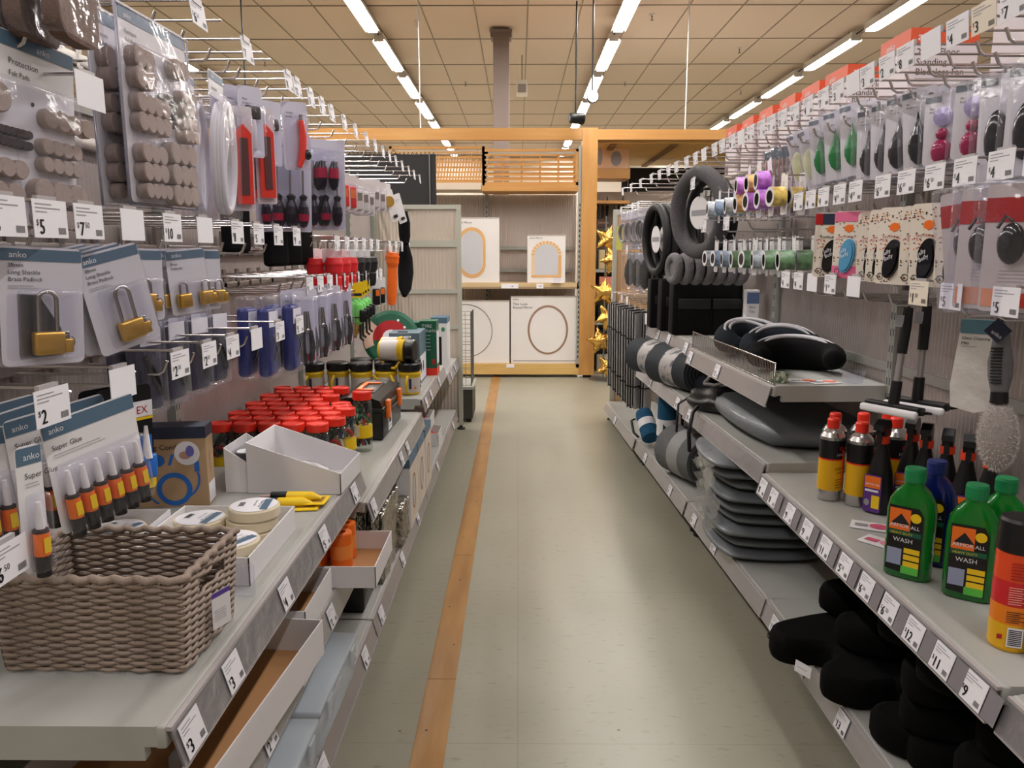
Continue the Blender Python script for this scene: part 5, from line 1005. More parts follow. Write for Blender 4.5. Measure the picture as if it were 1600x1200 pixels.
# patterned bean fresheners
BEANC = [mat('bean%d' % i, c, .5) for i, c in enumerate([(30, 28, 30), (204, 60, 40), (226, 150, 50), (60, 90, 60), (120, 40, 60), (226, 120, 130)])]
CREAMC = mat('cream_card', (226, 216, 202), .55); BEANB = mat('bean_black', (16, 15, 18), .2, coat=.4)
def jelly(dark, c2=None):
    def fn():
        r = empty('bean_freshener_card'); w, h = .086, .165; m = MB(); m.prism(rr(w, h, .01, 3, 0, .012 - h/2), -.001, 0, CREAMC); rr_ = random.Random(4)
        for k in range(130):
            y, z = rr_.uniform(-w/2 + .004, w/2 - .004), rr_.uniform(-h + .016, .004)
            m.disc((.0002, y, z), BEANC[rr_.choice([0, 0, 0, 1, 2, 3, 4, 5])], .0022, .0015, n=6)
        if c2: m.quad((.0004, -w/2, -h + .012), mat('hot_pink', (226, 110, 150), .5), w, .03); m.quad((.0004, -w/2, -.014), MATS['hot_pink'], w, .024)
        if dark: m.quad((.0004, -w/2 + .018, -.018), NAVY, w - .02, .028); m.quad((.0004, -w/2, -.018), DRED, .018, .028)
        m.disc((.0006, 0, -.03), ORANGE, .013, .009); m.text('Wild Blackberry' if dark else 'Very Cherry', .0085, (.0008, -.03, -.053), DRED if not dark else INK); m.arc((.0006, -w/2 + .016, -h + .028), INK, .007, .0016, 0, 360); m.build('backing_card', r)
        b = MB(); pts = []
        for k in range(24):
            a = 2 * math.pi * k / 24; rr1 = 1 - .22 * math.exp(-((a - math.pi) % (2*math.pi) - 0) ** 2 * 2) ; pts.append((.022 * math.cos(a) * rr1 + .006 * math.sin(a), -.098 + .042 * math.sin(a)))
        b.prism(pts, .0, .006, c2 or BEANB, smooth=True); b.prism([(p[0] * .8, -.098 + (p[1] + .098) * .85) for p in pts], .006, .009, c2 or BEANB, smooth=True); b.build('scent_bean', r)
        t = MB(); t.text('Jelly', .0125, (.0092, -.014, -.092), PAPER, (0, .9, .44), (0, -.44, .9)); t.text('Belly', .0125, (.0092, -.011, -.104), PAPER, (0, .9, .44), (0, -.44, .9)); t.build('white_lettering', r); return r
    return fn
JB = 'bean air freshener cards'
hang('R', 'jb1', jelly(True), 2.04, 1.34, .335, 3, .03, 'spotted freshener card with red and navy top, leftmost', 'air freshener', JB, tilt=.95)
hang('R', 'jb2', jelly(False, mat('sky_bean', (90, 160, 200), .3)), 1.945, 1.34, .33, 2, .03, 'spotted freshener card with blue bean and pink edges', 'air freshener', JB, tilt=.5)
for k, y in enumerate([1.87, 1.79, 1.70, 1.63, 1.56, 1.50]): hang('R', 'jb3', jelly(False), y, 1.335, .335 - .02 * (k % 2) - .03 * (k == 0), 4, .028, f'spotted card with black bean, column {k + 1} from the pink one', 'air freshener', JB, tilt=.45 if k % 3 else .6)
def pearp():
    r = empty('clamshell_freshener'); w, h = .095, .21; m = MB(); m.prism(rr(w, h, .006, 2, 0, .012 - h/2), -.001, 0, mat('grey_pink_card', (206, 196, 196), .5)); m.quad((.0004, -w/2, -.05), DRED, w, .04); m.quad((.0004, -w/2 + .004, -h + .02), mat('peach_print', (226, 150, 120), .5), w * .5, .03); m.quad((.0004, w * .02, -h + .02), RED, w * .4, .024)
    for k in range(4): m.quad((.0004, -.02, -.13 - k * .006), GREYINK, .04, .0008)
    m.build('backing_card', r)
    MB().ball((.012, 0, -.085), (.012, .022, .034), BKG, 16, 10).tube([(.012, .0, -.05), (.016, -.01, -.04), (.02, -.02, -.06)], .003, BKG, 6).build('black_diffuser', r)
    MB().rbox((-.004, -w/2 - .004, -h + .004), (.03, w/2 + .004, .02), BAG, .008, 2).build('clamshell', r); return r
for k, y in enumerate([1.44, 1.37, 1.29]): hang('R', 'pear', pearp, y, 1.35, .335, 3, .035, f'clamshell with black oval and red print, column {k + 1}', 'air freshener', 'oval diffuser clamshells', tilt=.6, roll=.12 if k == 0 else .02)
# rolls of patterned tape
TPC = [('silver_tape', (150, 158, 166)), ('floral_tape', (196, 150, 90)), ('violet_tape', (160, 100, 180)), ('green_leaf_tape', (90, 120, 90)), ('blue_grey_tape', (120, 136, 156)), ('gold_tape', (190, 160, 90))]
def tp(nm, c):
    def fn():
        r = empty(nm + '_card'); card(r, .045, .13, None, ['Craft', 'Tape'], None, .006); cm = mat(nm, c, .3, var=(40, tuple(min(255, int(v * 1.4)) for v in c), .4, .6))
        MB().lathe([(.02, 0), (.031, 0), (.031, .045), (.02, .045), (.02, 0)], cm, 20, c=(.003, 0, -.06), axis='x', mats=[WHITE, cm, WHITE, WHITE]).build('tape_roll', r); MB().lathe([(.0, .046), (.02, .046)], DKF, 16, c=(.003, 0, -.06), axis='x').build('core_disc', r); return r
    return fn
up = [5, 2, 2, 1, 0, 4, 0]; lo = [3, 3, 0, 3, 3, 4, 4, 0]
for k in range(7): nm, c = TPC[up[k]]; hang('R', nm, tp(nm, c), 2.5 + k * .115, 1.485, .305, 3, .058, f'{nm.replace("_", " ")} roll on card, upper row column {k + 1}', 'tape', 'carded tape rolls', tilt=rnd.uniform(-.25, .1))
for k in range(3): nm, c = TPC[[2, 1, 2][k]]; hang('R', nm, tp(nm, c), 2.66 + k * .1, 1.545, .30, 1, .05, f'{nm.replace("_", " ")} roll above the upper tape row, {ORD[k]} from near side', 'tape', 'carded tape rolls', tilt=-.1, roll=.3)
for k in range(8): nm, c = TPC[lo[k]]; hang('R', nm, tp(nm, c), 2.4 + k * .115, 1.288, .305, 3, .058, f'{nm.replace("_", " ")} roll on card, lower row column {k + 1}', 'tape', 'carded tape rolls', tilt=rnd.uniform(-.2, .1))
# steering wheel covers
RBK = mat('black_grip', (30, 29, 30), .6, bump=(60, .3)); RGY = mat('grey_plush', (84, 82, 84), .95, bump=(140, .8, .006))
def ringfn(nm, m_, rad, th):
    def fn():
        r = empty(nm); MB().tube([(0, rad * math.cos(a), -rad + rad * math.sin(a)) for a in [2*math.pi*i/48 for i in range(48)]], th, m_, 12, closed=True).build('padded_ring', r)
        MB().lathe([(0, 0), (.07, 0), (.07, .002), (0, .002)], WHITE, 28, c=(.0, 0, -rad), axis='x').build('round_label', r)
        MB().box((.0025, -.055, -rad - .012), (.003, .055, -rad + .012), GREYINK).tube([(0, 0, -rad + .06), (0, 0, -.01)], .003, BLACK, 5).tube([(0, 0, -rad - .06), (0, 0, -2*rad + .01)], .003, BLACK, 5).build('strap', r); return r
    return fn
for k in range(5):
    x = .725 + k * .042; o = inst('rb', ringfn('steering_wheel_cover', RBK, .17, .021), (x, 4.15, 1.49), (0, .03, RB(4) + .12), f'black steering wheel cover with white disc, {ORD[k]} from the aisle in the far stack', 'steering wheel cover', 'black steering wheel covers')
inst('rg', ringfn('plush_steering_wheel_cover', RGY, .165, .034), (.775, 3.4, 1.585), (0, .05, RB(3) + .35), 'grey plush steering wheel cover with a white round label', 'steering wheel cover')
inst('rb', None, (.835, 3.44, 1.57), (0, .03, RB(3) + .3), 'black steering wheel cover directly behind the grey plush one', 'steering wheel cover', 'black steering wheel covers')
for k in range(7):
    o = inst('fleece', lambda: MB().tube([(0, .055 * math.cos(a), .055 * math.sin(a)) for a in [2*math.pi*i/20 for i in range(20)]], .022, mat('fleece', (112, 110, 112), .95, bump=(90, .8, .006)), 10, closed=True).lathe([(0, -.006), (.05, -.006), (.05, .006), (0, .006)], MATS['fleece'], 20, axis='x').build('fleece_roll'), (.745 + k * .046, 3.72 - .02 * k, 1.175), RB(3) + .2, f'rolled grey fleece cover above the black organisers, {ORD[k]} from the aisle', 'fleece cover', 'grey fleece rolls')
def leads():
    r = empty('jumper_lead_pack'); m = MB()
    for k in range(4): m.tube([(.006 + .006 * k, .04 * math.cos(a), -.12 + .06 * math.sin(a)) for a in [2*math.pi*i/24 for i in range(24)]], .005, DULLCH if k % 2 else BLACK, 6, closed=True)
    m.build('coiled_leads', r); MB().rbox((-.006, -.06, -.23), (.04, .06, .01), BAG, .014, 2).build('clear_bag', r); card(r, .1, .05, None, ['Leads']); return r
def mask():
    r = empty('black_seat_cover_pack'); MB().lathe([(0, -.2), (.03, -.18), (.045, -.13), (.04, -.08), (.015, -.03), (0, -.025)], PB, 14, c=(.02, 0, 0), sx=.5).build('black_cover', r); card(r, .09, .2, None, [], mat('grey_card', (150, 150, 152), .5)); MB().rbox((-.006, -.055, -.22), (.045, .055, .012), BAG, .014, 2).build('clear_bag', r); return r
for k, y in enumerate([4.62, 4.8, 5.0, 5.2]): hang('R', 'leads', leads, y, 1.5, .33, 2, .06, f'pack of coiled leads at far right end, column {k + 1}', 'leads', 'coiled lead packs', tilt=.5)
for k, y in enumerate([4.45, 4.7, 4.95]): hang('R', 'mask', mask, y, 1.24, .33, 2, .06, f'pack with black cover at far right end, column {k + 1}', 'cover pack', 'black cover packs', tilt=.5)
o = MB().prism(rr(.05, .16, .004, 2, 0, -.07), -.002, .002, mat('lime_yellow', (200, 196, 40), .5)).build('yellow_card'); o.location = (.70, 5.42, 1.42); o.rotation_euler = (0, 0, RB(5) + .8); tag(o, 'narrow yellow card hanging at the far right end', 'card')
SHS = mat('sunshade_silver', (176, 174, 176), .35, .5)
def shade():
    r = empty('folded_sunshade'); a = MB(); b = MB()
    for k in range(7):
        (a if k % 2 == 0 else b).rbox((-.036 + k * .0105, -.032, -.64 + .01 * (k % 3)), (-.028 + k * .0105, .032, -.02 - .006 * abs(k - 3)), SHS if k % 2 == 0 else RUBBER, .002)
    a.build('silver_folds', r); b.build('black_edging', r); MB().box((-.04, -.035, -.2), (.04, .035, -.192), BLACK).build('elastic', r); MB().box((-.04, -.035, -.5), (.04, .035, -.492), BLACK).build('elastic', r); MB().tube([(0, 0, -.02), (.004, 0, .002)], .003, WHITE, 5).build('loop', r); return r
n = 0
for y in (4.72, 4.9, 5.1, 5.3, 5.5):
    for j in range(2):
        inst('shade', shade, (RX(y) - .345 + j * .07, y, .925 - .01 * j), (.06 - .02 * j, .04, RB(y) + 2.2), f'folded silver sunshade hanging at the far right end, hook {int((y - 4.6) / .19) + 1}, {["front", "rear"][j]}', 'sunshade', 'folded sunshades'); n += 1
# squeegees, mitt and brush
def squee():
    r = empty('squeegee'); MB().tube([(0, 0, 0), (0, 0, -.05), (0, 0, -.115)], [.011, .013, .012], RUBBER, 12).build('black_grip', r); MB().tube([(0, 0, -.11), (0, 0, -.19)], .0085, mat('satin_alloy', (176, 172, 172), .35, .8), 12).build('alloy_shaft', r)
    MB().tube([(0, 0, -.185), (.0, .0, -.245)], [.013, .014], BLACK, 10).rbox((-.02, -.075, -.262), (.012, .075, -.242), BLACK, .004).build('head', r)
    MB().rbox((-.05, -.078, -.258), (-.018, .078, -.252), RUBBER, .001).build('rubber_blade', r); MB().rbox((.010, -.078, -.272), (.026, .078, -.252), WHITE, .007, 3).build('white_sponge', r)
    MB().tube([(0, 0, 0), (.004, 0, .018), (0, 0, .026)], .003, BLACK, 5).build('loop', r); MB().quad((.012, -.02, -.05), GREYINK, .02, .03).build('paper_tag', r); return r
inst('squee', squee, (.975, 1.93, 1.115), (.0, -.12, 3.67), 'long-handled squeegee with black grip, left of the hanging pair', 'squeegee', 'squeegees')
inst('squee', squee, (1.02, 1.93, 1.125), (0, -.03, 3.75), 'long-handled squeegee with black grip, right of the hanging pair', 'squeegee', 'squeegees')
def mitt():
    r = empty('white_mitt_pack'); m = MB(); pts = [(-.04, .0), (-.045, -.06), (-.05, -.12), (-.046, -.17), (-.02, -.176), (.0, -.18), (.03, -.172), (.042, -.165), (.04, -.09), (.042, 0)]
    m.prism(pts, -.008, .008, mat('white_cloth', (216, 210, 204), .8, bump=(18, .5, .01))); m.text('Glass Cleaning', .009, (.0085, -.036, -.02), INK); m.text('Mitt', .009, (.0085, -.036, -.031), INK); m.quad((.0085, -.036, -.036), GREYINK, .03, .001); m.build('folded_cloth', r); MB().prism(rr(.08, .03, .003, 2, 0, .008), -.009, .009, mat('teal_header', (84, 120, 132), .4)).build('header_card', r); return r
inst('mitt', mitt, (1.0, 1.66, 1.085), (0, 0, 4.1), 'white cloth pack with teal header hanging beside the wheel brush', 'cloth')
FZ = mat('brush_bristle', (206, 200, 196), .95)
def wbrush():
    r = empty('wheel_brush'); MB().lathe([(.0, .0), (.014, -.004), (.017, -.03), (.022, -.06), (.021, -.09), (.016, -.115), (.014, -.12)], mat('grey_grip', (104, 102, 104), .5), 16, sx=.8).build('handle', r)
    m = MB()
    for k in range(12): m.rbox((.012, -.012, -.035 - k * .006), (.0185, .008, -.032 - k * .006), BLACK, .001)
    m.build('grip_slots', r); MB().lathe([(.015, -.118), (.016, -.14)], BLACK, 16).build('black_collar', r)
    b = MB(); b.ball((0, 0, -.205), (.03, .033, .068), mat('brush_core', (160, 152, 148), .9), 16, 12); rr_ = random.Random(2)
    for k in range(2600):
        u = rr_.uniform(-1, 1); a = rr_.uniform(0, 6.283); q = math.sqrt(1 - u * u); d = Vector((q * math.cos(a) * .03, q * math.sin(a) * .033, u * .068)); nn = Vector((q * math.cos(a), q * math.sin(a), u * .5)).normalized(); p = Vector((0, 0, -.205)) + d; e_ = p + nn * rr_.uniform(.003, .0065) + Vector((0, 0, rr_.uniform(-.003, .003))); t = nn.orthogonal().normalized() * .0007; t.rotate(Matrix.Rotation(rr_.uniform(0, 6), 3, nn)); b.add([tuple(p - t), tuple(p + t), tuple(e_)], [(0, 1, 2)], FZ)
    b.build('bristle_head', r); q = MB(); q.prism([(-.024, 0), (0, -.024), (.024, 0), (0, .024)], .02, .0215, NAVY); q.text('anko', .011, (.0215, -.012, -.003), PAPER, (0, .8, -.6), (0, .6, .8)); q.build('diamond_tag', r); MB().tube([(0, 0, 0), (0, 0, .03)], .002, BLACK, 5).build('loop', r); return r
inst('wbrush', wbrush, (.92, 1.465, 1.105), (.06, 0, RB(1) + .7), 'grey-handled wheel brush with fluffy bristle head and navy tag', 'brush')
# ---------------------------------------------------------------- goods on the right shelves
def mini(m, o, xd, w, h, c, n=5, ud=(0, 0, 1)):
    for k in range(n): m.quad(tuple(Vector(o) + Vector(ud) * (h * k / n)), c, w * (.9 if k % 2 else .6), h * .06, xd, ud)
ALU = mat('can_aluminium', (190, 188, 186), .25, .9); CANY = mat('can_yellow', (230, 176, 24), .35)
def lube():
    r = empty('lubricant_can'); MB().lathe([(0, 0), (.031, 0), (.033, .004), (.033, .18), (.026, .192), (.016, .2), (.016, .203)], ALU, 24).build('metal_can', r)
    MB().lathe([(.0332, .03), (.0332, .118)], CANY, 24).lathe([(.0332, .119), (.0332, .172)], BLACK, 24).lathe([(.0334, .116), (.0334, .12)], RED, 24).build('printed_sleeve', r)
    MB().lathe([(.0155, .2), (.0165, .204), (.0165, .226), (.014, .23), (0, .23)], RED, 20).build('red_cap', r)
    m = MB(); X_ = (1, 0, 0); m.tube([(.004, -.0342, .05), (.004, -.0342, .145)], .0014, RED, 5)
    m.build('red_straw', r); t = MB(); t.text('3-IN-ONE', .0115, (-.022, -.0336, .13), PAPER, X_); t.disc((-.004, -.0336, .15), DRED, .008, .007, X_); t.text('FORMULA', .011, (-.024, -.0336, .09), INK, X_); t.text('LUBRICANT', .0075, (-.02, -.0336, .08), INK, X_); mini(t, (-.02, -.0336, .04), X_, .03, .03, mat('sleeve_ink', (120, 86, 20), .5), 4); t.build('lettering', r); return r
for k, (x, y) in enumerate([(.872, 2.08), (.928, 2.03), (.905, 2.15), (.985, 2.15), (1.06, 2.16), (1.05, 2.09)]):
    inst('lube', lube, (x, y, .571), [.5, 1.1, .3, .2, .8, .4][k], ['yellow and black lubricant can with red cap, leftmost on the shelf', 'yellow lubricant can right of the leftmost one', 'lubricant can with red cap behind the front two', 'lubricant can half hidden by the black spray bottles', 'red-capped can at the back by the panel', 'red-capped can behind the middle spray bottles'][k], 'spray can', 'lubricant cans')
def spray():
    r = empty('black_spray_bottle'); MB().lathe([(.0, 0), (.034, 0), (.037, .006), (.036, .06), (.031, .11), (.02, .155), (.013, .185), (.013, .192)], BLACK, 20, sx=.75).build('bottle', r)
    MB().lathe([(.0155, .188), (.0165, .19), (.0165, .208), (.015, .21)], mat('collar_orange', (238, 70, 36), .4), 20).build('orange_collar', r)
    MB().prism([(.036, .226), (.034, .24), (.01, .252), (-.012, .25), (-.022, .235), (-.018, .208), (.014, .208), (.018, .224)], -.0125, .0125, BLACK, 'y').prism([(.026, .228), (.018, .226), (.024, .19), (.031, .188)], -.006, .006, BLACK, 'y').build('trigger_head', r)
    m = MB(); m.prism(rr(.045, .1, .006, 3, -.006, .055), .0272, .029, mat('purple_label', (92, 50, 130), .4)); m.quad((.0292, -.026, .07), ORANGE, .04, .032); m.text('ARMOR ALL', .007, (.0294, -.024, .078), PAPER); m.quad((.0294, -.024, .06), PAPER, .034, .006); m.quad((.0292, -.006, .016), YELLOW, .02, .035); m.disc((.0292, -.018, .03), GREYINK, .007, .009); m.build('label', r); return r
for k, (x, y, rz) in enumerate([(.955, 1.965, 3.9), (1.045, 1.99, 4.0), (1.045, 1.92, 4.1), (1.066, 1.86, 4.1), (1.082, 1.80, 4.2), (1.095, 1.73, 4.2), (1.105, 1.66, 4.2)][:6]):
    inst('spray', spray, (x, y, .571), rz, f'black trigger spray bottle with orange collar, {ORD[k]} from the yellow cans', 'spray bottle', 'black spray bottles')
def wash(nm, c, capc, lab):
    def fn():
        r = empty(nm); bm_ = mat(nm + '_m', c, .12, trans=.35, coat=.3)
        def sec(z, w, d): return [(w * (abs(math.cos(a)) ** .55) * (1 if math.cos(a) > 0 else -1), d * (abs(math.sin(a)) ** .7) * (1 if math.sin(a) > 0 else -1), z) for a in [2*math.pi*i/28 for i in range(28)]]
        S_ = [(0, .040, .022), (.004, .045, .026), (.06, .046, .028), (.066, .0445, .0268), (.072, .046, .028), (.082, .0445, .0268), (.09, .046, .028), (.14, .046, .028), (.165, .042, .026), (.185, .031, .022), (.197, .0185, .0185), (.205, .0165, .0165)]
        vs = []; 
        for s_ in S_: vs += sec(*s_)
        n_ = 28; fs = [(i*n_+k, i*n_+(k+1) % n_, (i+1)*n_+(k+1) % n_, (i+1)*n_+k) for i in range(len(S_)-1) for k in range(n_)]
        MB().add(vs, fs, bm_, True).add(vs[:n_], [tuple(range(n_))[::-1]], bm_).build('bottle', r)
        MB().lathe([(.0195, .203), (.0205, .207), (.0205, .228), (.019, .233), (0, .233)], capc, 28).build('cap', r)
        m = MB(); X_ = (1, 0, 0); y_ = -.0289; m.prism([(-.036, .155), (.02, .155), (.03, .14), (.03, .012), (-.036, .018)], y_, -.028, lab, 'y'); m.quad((-.034, y_, .105), ORANGE, .04, .045, X_); m.quad((-.034, y_, .094), GREEN if lab is BLACK and capc is not NAVY else NAVY, .062, .01, X_)
        m.prism([(-.03, .118), (-.012, .14), (.006, .118)], y_ - .0012, y_ - .001, INK, 'y'); m.text('ARMOR ALL', .0105, (-.032, y_, .111), PAPER, X_, off=.0016); m.text('HEAVY DUTY', .007, (-.03, y_, .096), YELLOW, X_, off=.0012); m.text('WASH', .013, (-.024, y_, .08), PAPER, X_, off=.001)
        m.disc((.016, y_, .135), YELLOW, .01, .01, X_, off=.0012)
        for k in range(3): m.quad((-.002, y_, .058 - k * .014), YELLOW, .03, .011, X_)
        m.quad((-.034, y_, .03), mat('car_print', (150, 160, 190), .4), .028, .035, X_); m.quad((-.005, y_, .014), mat('lime_print', (90, 190, 70), .4), .033, .016, X_); m.build('label', r); return r
    return fn
GW = (18, 132, 40)
for k, (x, y, rz, s) in enumerate([(.83, 1.555, -.75, 1.02), (.90, 1.455, -.6, 1.0), (.985, 1.50, -.6, 1.0), (1.05, 1.42, -.4, 1.0)]):
    inst('gw', wash('green_wash_bottle', GW, mat('cap_green', (24, 130, 76), .35), BLACK), (x, y, .571), rz, ['green wash bottle nearest the spray cans at the shelf edge', 'green wash bottle with WASH label facing forward', 'green wash bottle behind the forward-facing one', 'green wash bottle by the back panel, cropped at the right'][k], 'bottle', 'green wash bottles', (s, s, s))
inst('bw', wash('blue_wash_bottle', (16, 30, 110), mat('cap_blue', (26, 40, 110), .35), BLACK), (.915, 1.63, .571), -.7, 'dark blue wash bottle between the two front green bottles', 'bottle')
GRAD = mat('orange_can', (228, 78, 36), .3)
def ocan():
    r = empty('orange_spray_can'); MB().lathe([(0, 0), (.031, 0), (.033, .005), (.033, .045), (.033, .16)], GRAD, 28, mats=[ALU, CANY, CANY, GRAD]).lathe([(.0332, .045), (.0332, .075)], mat('amber_band', (236, 130, 30), .35), 28).lathe([(.0332, .075), (.0332, .115)], mat('crimson_band', (206, 40, 44), .35), 28).build('printed_can', r)
    MB().lathe([(.034, .16), (.0345, .163), (.033, .208), (.03, .213), (0, .213)], BLACK, 28).build('black_cap', r); m = MB(); X_ = (1, 0, 0); m.quad((-.012, -.034, .01), PAPER, .024, .032, X_)
    for k in range(9): m.quad((-.01, -.034, .013 + k * .003), INK, .02, .0016, X_, off=.001)
    mini(m, (-.016, -.034, .05), X_, .034, .02, INK, 6); mini(m, (-.016, -.034, .08), X_, .034, .03, mat('pale_red', (236, 150, 140), .5), 8); mini(m, (-.016, -.034, .12), X_, .034, .03, DRED, 6); m.quad((-.026, -.03, .02), DRED, .008, .008, X_); m.build('printed_label', r); return r
inst('ocan', ocan, (.862, 1.262, .571), -.35, 'orange and yellow spray can with black cap, right foreground', 'spray can', None, (1, 1, 1.1))
def dcan():
    r = empty('dark_bottle'); MB().lathe([(0, 0), (.035, 0), (.036, .01), (.036, .12), (.02, .15), (.018, .18), (0, .18)], mat('smoke_bottle', (54, 52, 52), .2), 24).build('bottle', r); m = MB().lathe([(.0365, .07), (.0365, .1)], mat('cream_band', (230, 210, 160), .4), 24).lathe([(.0365, .02), (.0365, .045)], PAPER, 24); m.text('TYRE', .014, (-.018, -.037, .055), PAPER, (1, 0, 0)); m.build('label', r); return r
inst('dcan', dcan, (.90, 1.185, .571), -.3, 'dark bottle with cream and white bands at the right edge', 'bottle')
def leaflet(c1, c2):
    def fn():
        r = empty('flat_freshener_card'); m = MB(); m.rbox((-.045, -.03, 0), (.045, .03, .003), WHITE, .001); m.build('card', r); q = MB(); q.disc((.02, 0, .0032), c1, .022, .02, (1, 0, 0), (0, 1, 0)); q.quad((-.035, -.015, .0032), c2, .03, .022, (1, 0, 0), (0, 1, 0)); q.build('print', r); return r
    return fn
inst('lf1', leaflet(mat('rose', (206, 90, 120), .5), GREYINK), (.885, 1.85, .571), -.5, 'white card with pink rounds lying before the black spray bottle', 'card', None)
inst('lf2', leaflet(mat('rose2', (230, 140, 160), .5), mat('rose', (206, 90, 120), .5)), (.862, 1.74, .571), -.9, 'pink and white patterned card beside the front green bottle', 'card', None)
inst('lf3', leaflet(mat('coral_print', (222, 120, 96), .5), GREYINK), (.965, 2.40, .846), .2, 'white card with a coral round on the fenced shelf end', 'card', None)
inst('lf4', leaflet(mat('coral_print', (222, 120, 96), .5), GREYINK), (.905, 2.425, .846), -.1, 'white card under and left of the coral card on the fenced shelf', 'card', None)
def tin():
    r = empty('patterned_tape_roll'); MB().lathe([(.018, 0), (.028, 0), (.028, .03), (.018, .03), (.018, 0)], mat('leaf_print', (90, 116, 88), .4, var=(60, (220, 220, 200), .45, .6)), 24).build('tape', r); return r
inst('tin', tin, (.828, 2.41, .846), 0, 'green patterned tape roll standing at the fenced shelf corner', 'tape')
o = MB().lathe([(.03, 0), (.034, .03), (.038, .032), (.038, .034), (.034, .034), (.029, .002), (0, .002)], BAG, 24).build('clear_cup'); o.location = (1.06, 2.41, .846); tag(o, 'clear plastic cup at the back corner of the fenced shelf', 'cup')
# neck pillows
NAV = mat('dark_slate_fabric', (26, 32, 39), .85, spec=.2, bump=(300, .3)); PIP = mat('grey_piping', (186, 184, 188), .5)
def pillow(cm):
    def fn():
        r = empty('neck_pillow'); A = [R(-20 + 220 * i / 16) for i in range(17)]; rad = .105
        MB().tube([(rad * math.cos(a) * 1.15, rad * math.sin(a), .055) for a in A], [.03 + .028 * math.sin(math.pi * (i + .6) / 17.2) for i in range(17)], cm, 14).ball((rad*1.15*math.cos(A[0]), rad*math.sin(A[0]), .055), .034, cm).ball((rad*1.15*math.cos(A[-1]), rad*math.sin(A[-1]), .055), .034, cm).build('padded_body', r)
        m = MB()
        for q in (.93, 1.1): m.tube([(rad * q * math.cos(a) * 1.15, rad * q * math.sin(a), .057 + .0575 * math.sin(math.pi * (i + 3.6) / 17.2)) for i, a in enumerate(A[3:14])], .0075, PIP, 6)
        m.build('grey_piping', r); return r
    return fn
inst('pil', pillow(mat('jet_fabric', (8, 8, 9), .9, spec=.15, bump=(300, .3))), (.945, 2.60, .846), -.25, 'black neck pillow with grey piping at the near end of the fenced shelf', 'pillow', None, (1.0, 1, 1.0))
for k, (x, y, rz, rx) in enumerate([(.93, 3.06, .5, .5), (.985, 2.86, -.2, .6), (.98, 3.2, .2, .4)]): inst('pil2', pillow(NAV), (x, y, .846), (rx * .35, 0, rz), ['dark slate neck pillow with grey piping, left behind the black one', 'dark slate neck pillow with grey piping, right behind the black one', 'dark slate neck pillow at the far end of the fenced shelf'][k], 'pillow', 'slate neck pillows', (.95, .9, 1.0))
# grey wrapped cushions
GC = mat('grey_cushion', (104, 110, 114), .5, bump=(9, .4, .02), coat=.25)
def slab(nm, w, d, h, seed=1, m_=None):
    def fn():
        r = empty(nm); bm = bmesh.new(); bmesh.ops.create_cube(bm, size=1); bmesh.ops.subdivide_edges(bm, edges=bm.edges[:], cuts=11, use_grid_fill=True); rr_ = random.Random(seed); ph = rr_.uniform(0, 6)
        for v in bm.verts:
            x, y, z = v.co * 2; ax = max(abs(x), abs(y)); 
            k = 1 - .16 * (min(abs(x), abs(y)) ** 2) * ax; x2, y2 = x * k, y * k; e_ = max(0, (max(abs(x), abs(y)) - .72) / .28); zz = z * (1 - .55 * e_ ** 2) + .05 * math.sin(x * 4 + ph) * math.cos(y * 5 + ph)
            v.co = Vector((x2 * w / 2 * (1 - .04 * z * z), y2 * d / 2 * (1 - .04 * z * z), h / 2 + zz * h / 2))
        MB().bm(bm, m_ or GC).build('cushion', r); return r
    return fn
inst('slabbig', slab('wrapped_seat_cushion', .44, .72, .1, 3), (1.005, 2.80, .601), .06, 'large grey cushion in plastic wrap under the fenced shelf', 'cushion')
for k in range(9):
    j = [.0, .012, -.01, .015, 0, -.012, .01, .0, -.02][k]
    inst('slabs', slab('wrapped_chair_pad', .42, .46, .044, 5), (.92 + j + (.02 if k < 7 else -.01), 2.83 + j, .151 + k * .0425), (0, 0, j * 3), f'grey plastic-wrapped chair pad, {ORD[8 - k]} from the top of the floor-level stack', 'cushion', 'stacked grey chair pads')
def wrap():
    m = MB(); rr_ = random.Random(6)
    for k in range(26):
        z = rr_.uniform(-.06, .1); y = rr_.uniform(-.1, .1); m.add([(0, y, z), (-.02 - rr_.uniform(0, .02), y + .02, z - .01), (-.012, y + .03, z - .05), (.004, y + .015, z - .04)], [(0, 1, 2, 3)], film('torn_film', (250, 250, 252), .3, .1))
    return m.build('torn_plastic_wrap')
inst('wrap', wrap, (.715, 2.80, .47), 0, 'torn clear wrap bunched at the front of the upper chair pads', 'plastic wrap', 'torn wraps'); inst('wrap', wrap, (.73, 2.80, .31), .1, 'torn clear wrap bunched at the front of the middle chair pads', 'plastic wrap', 'torn wraps')
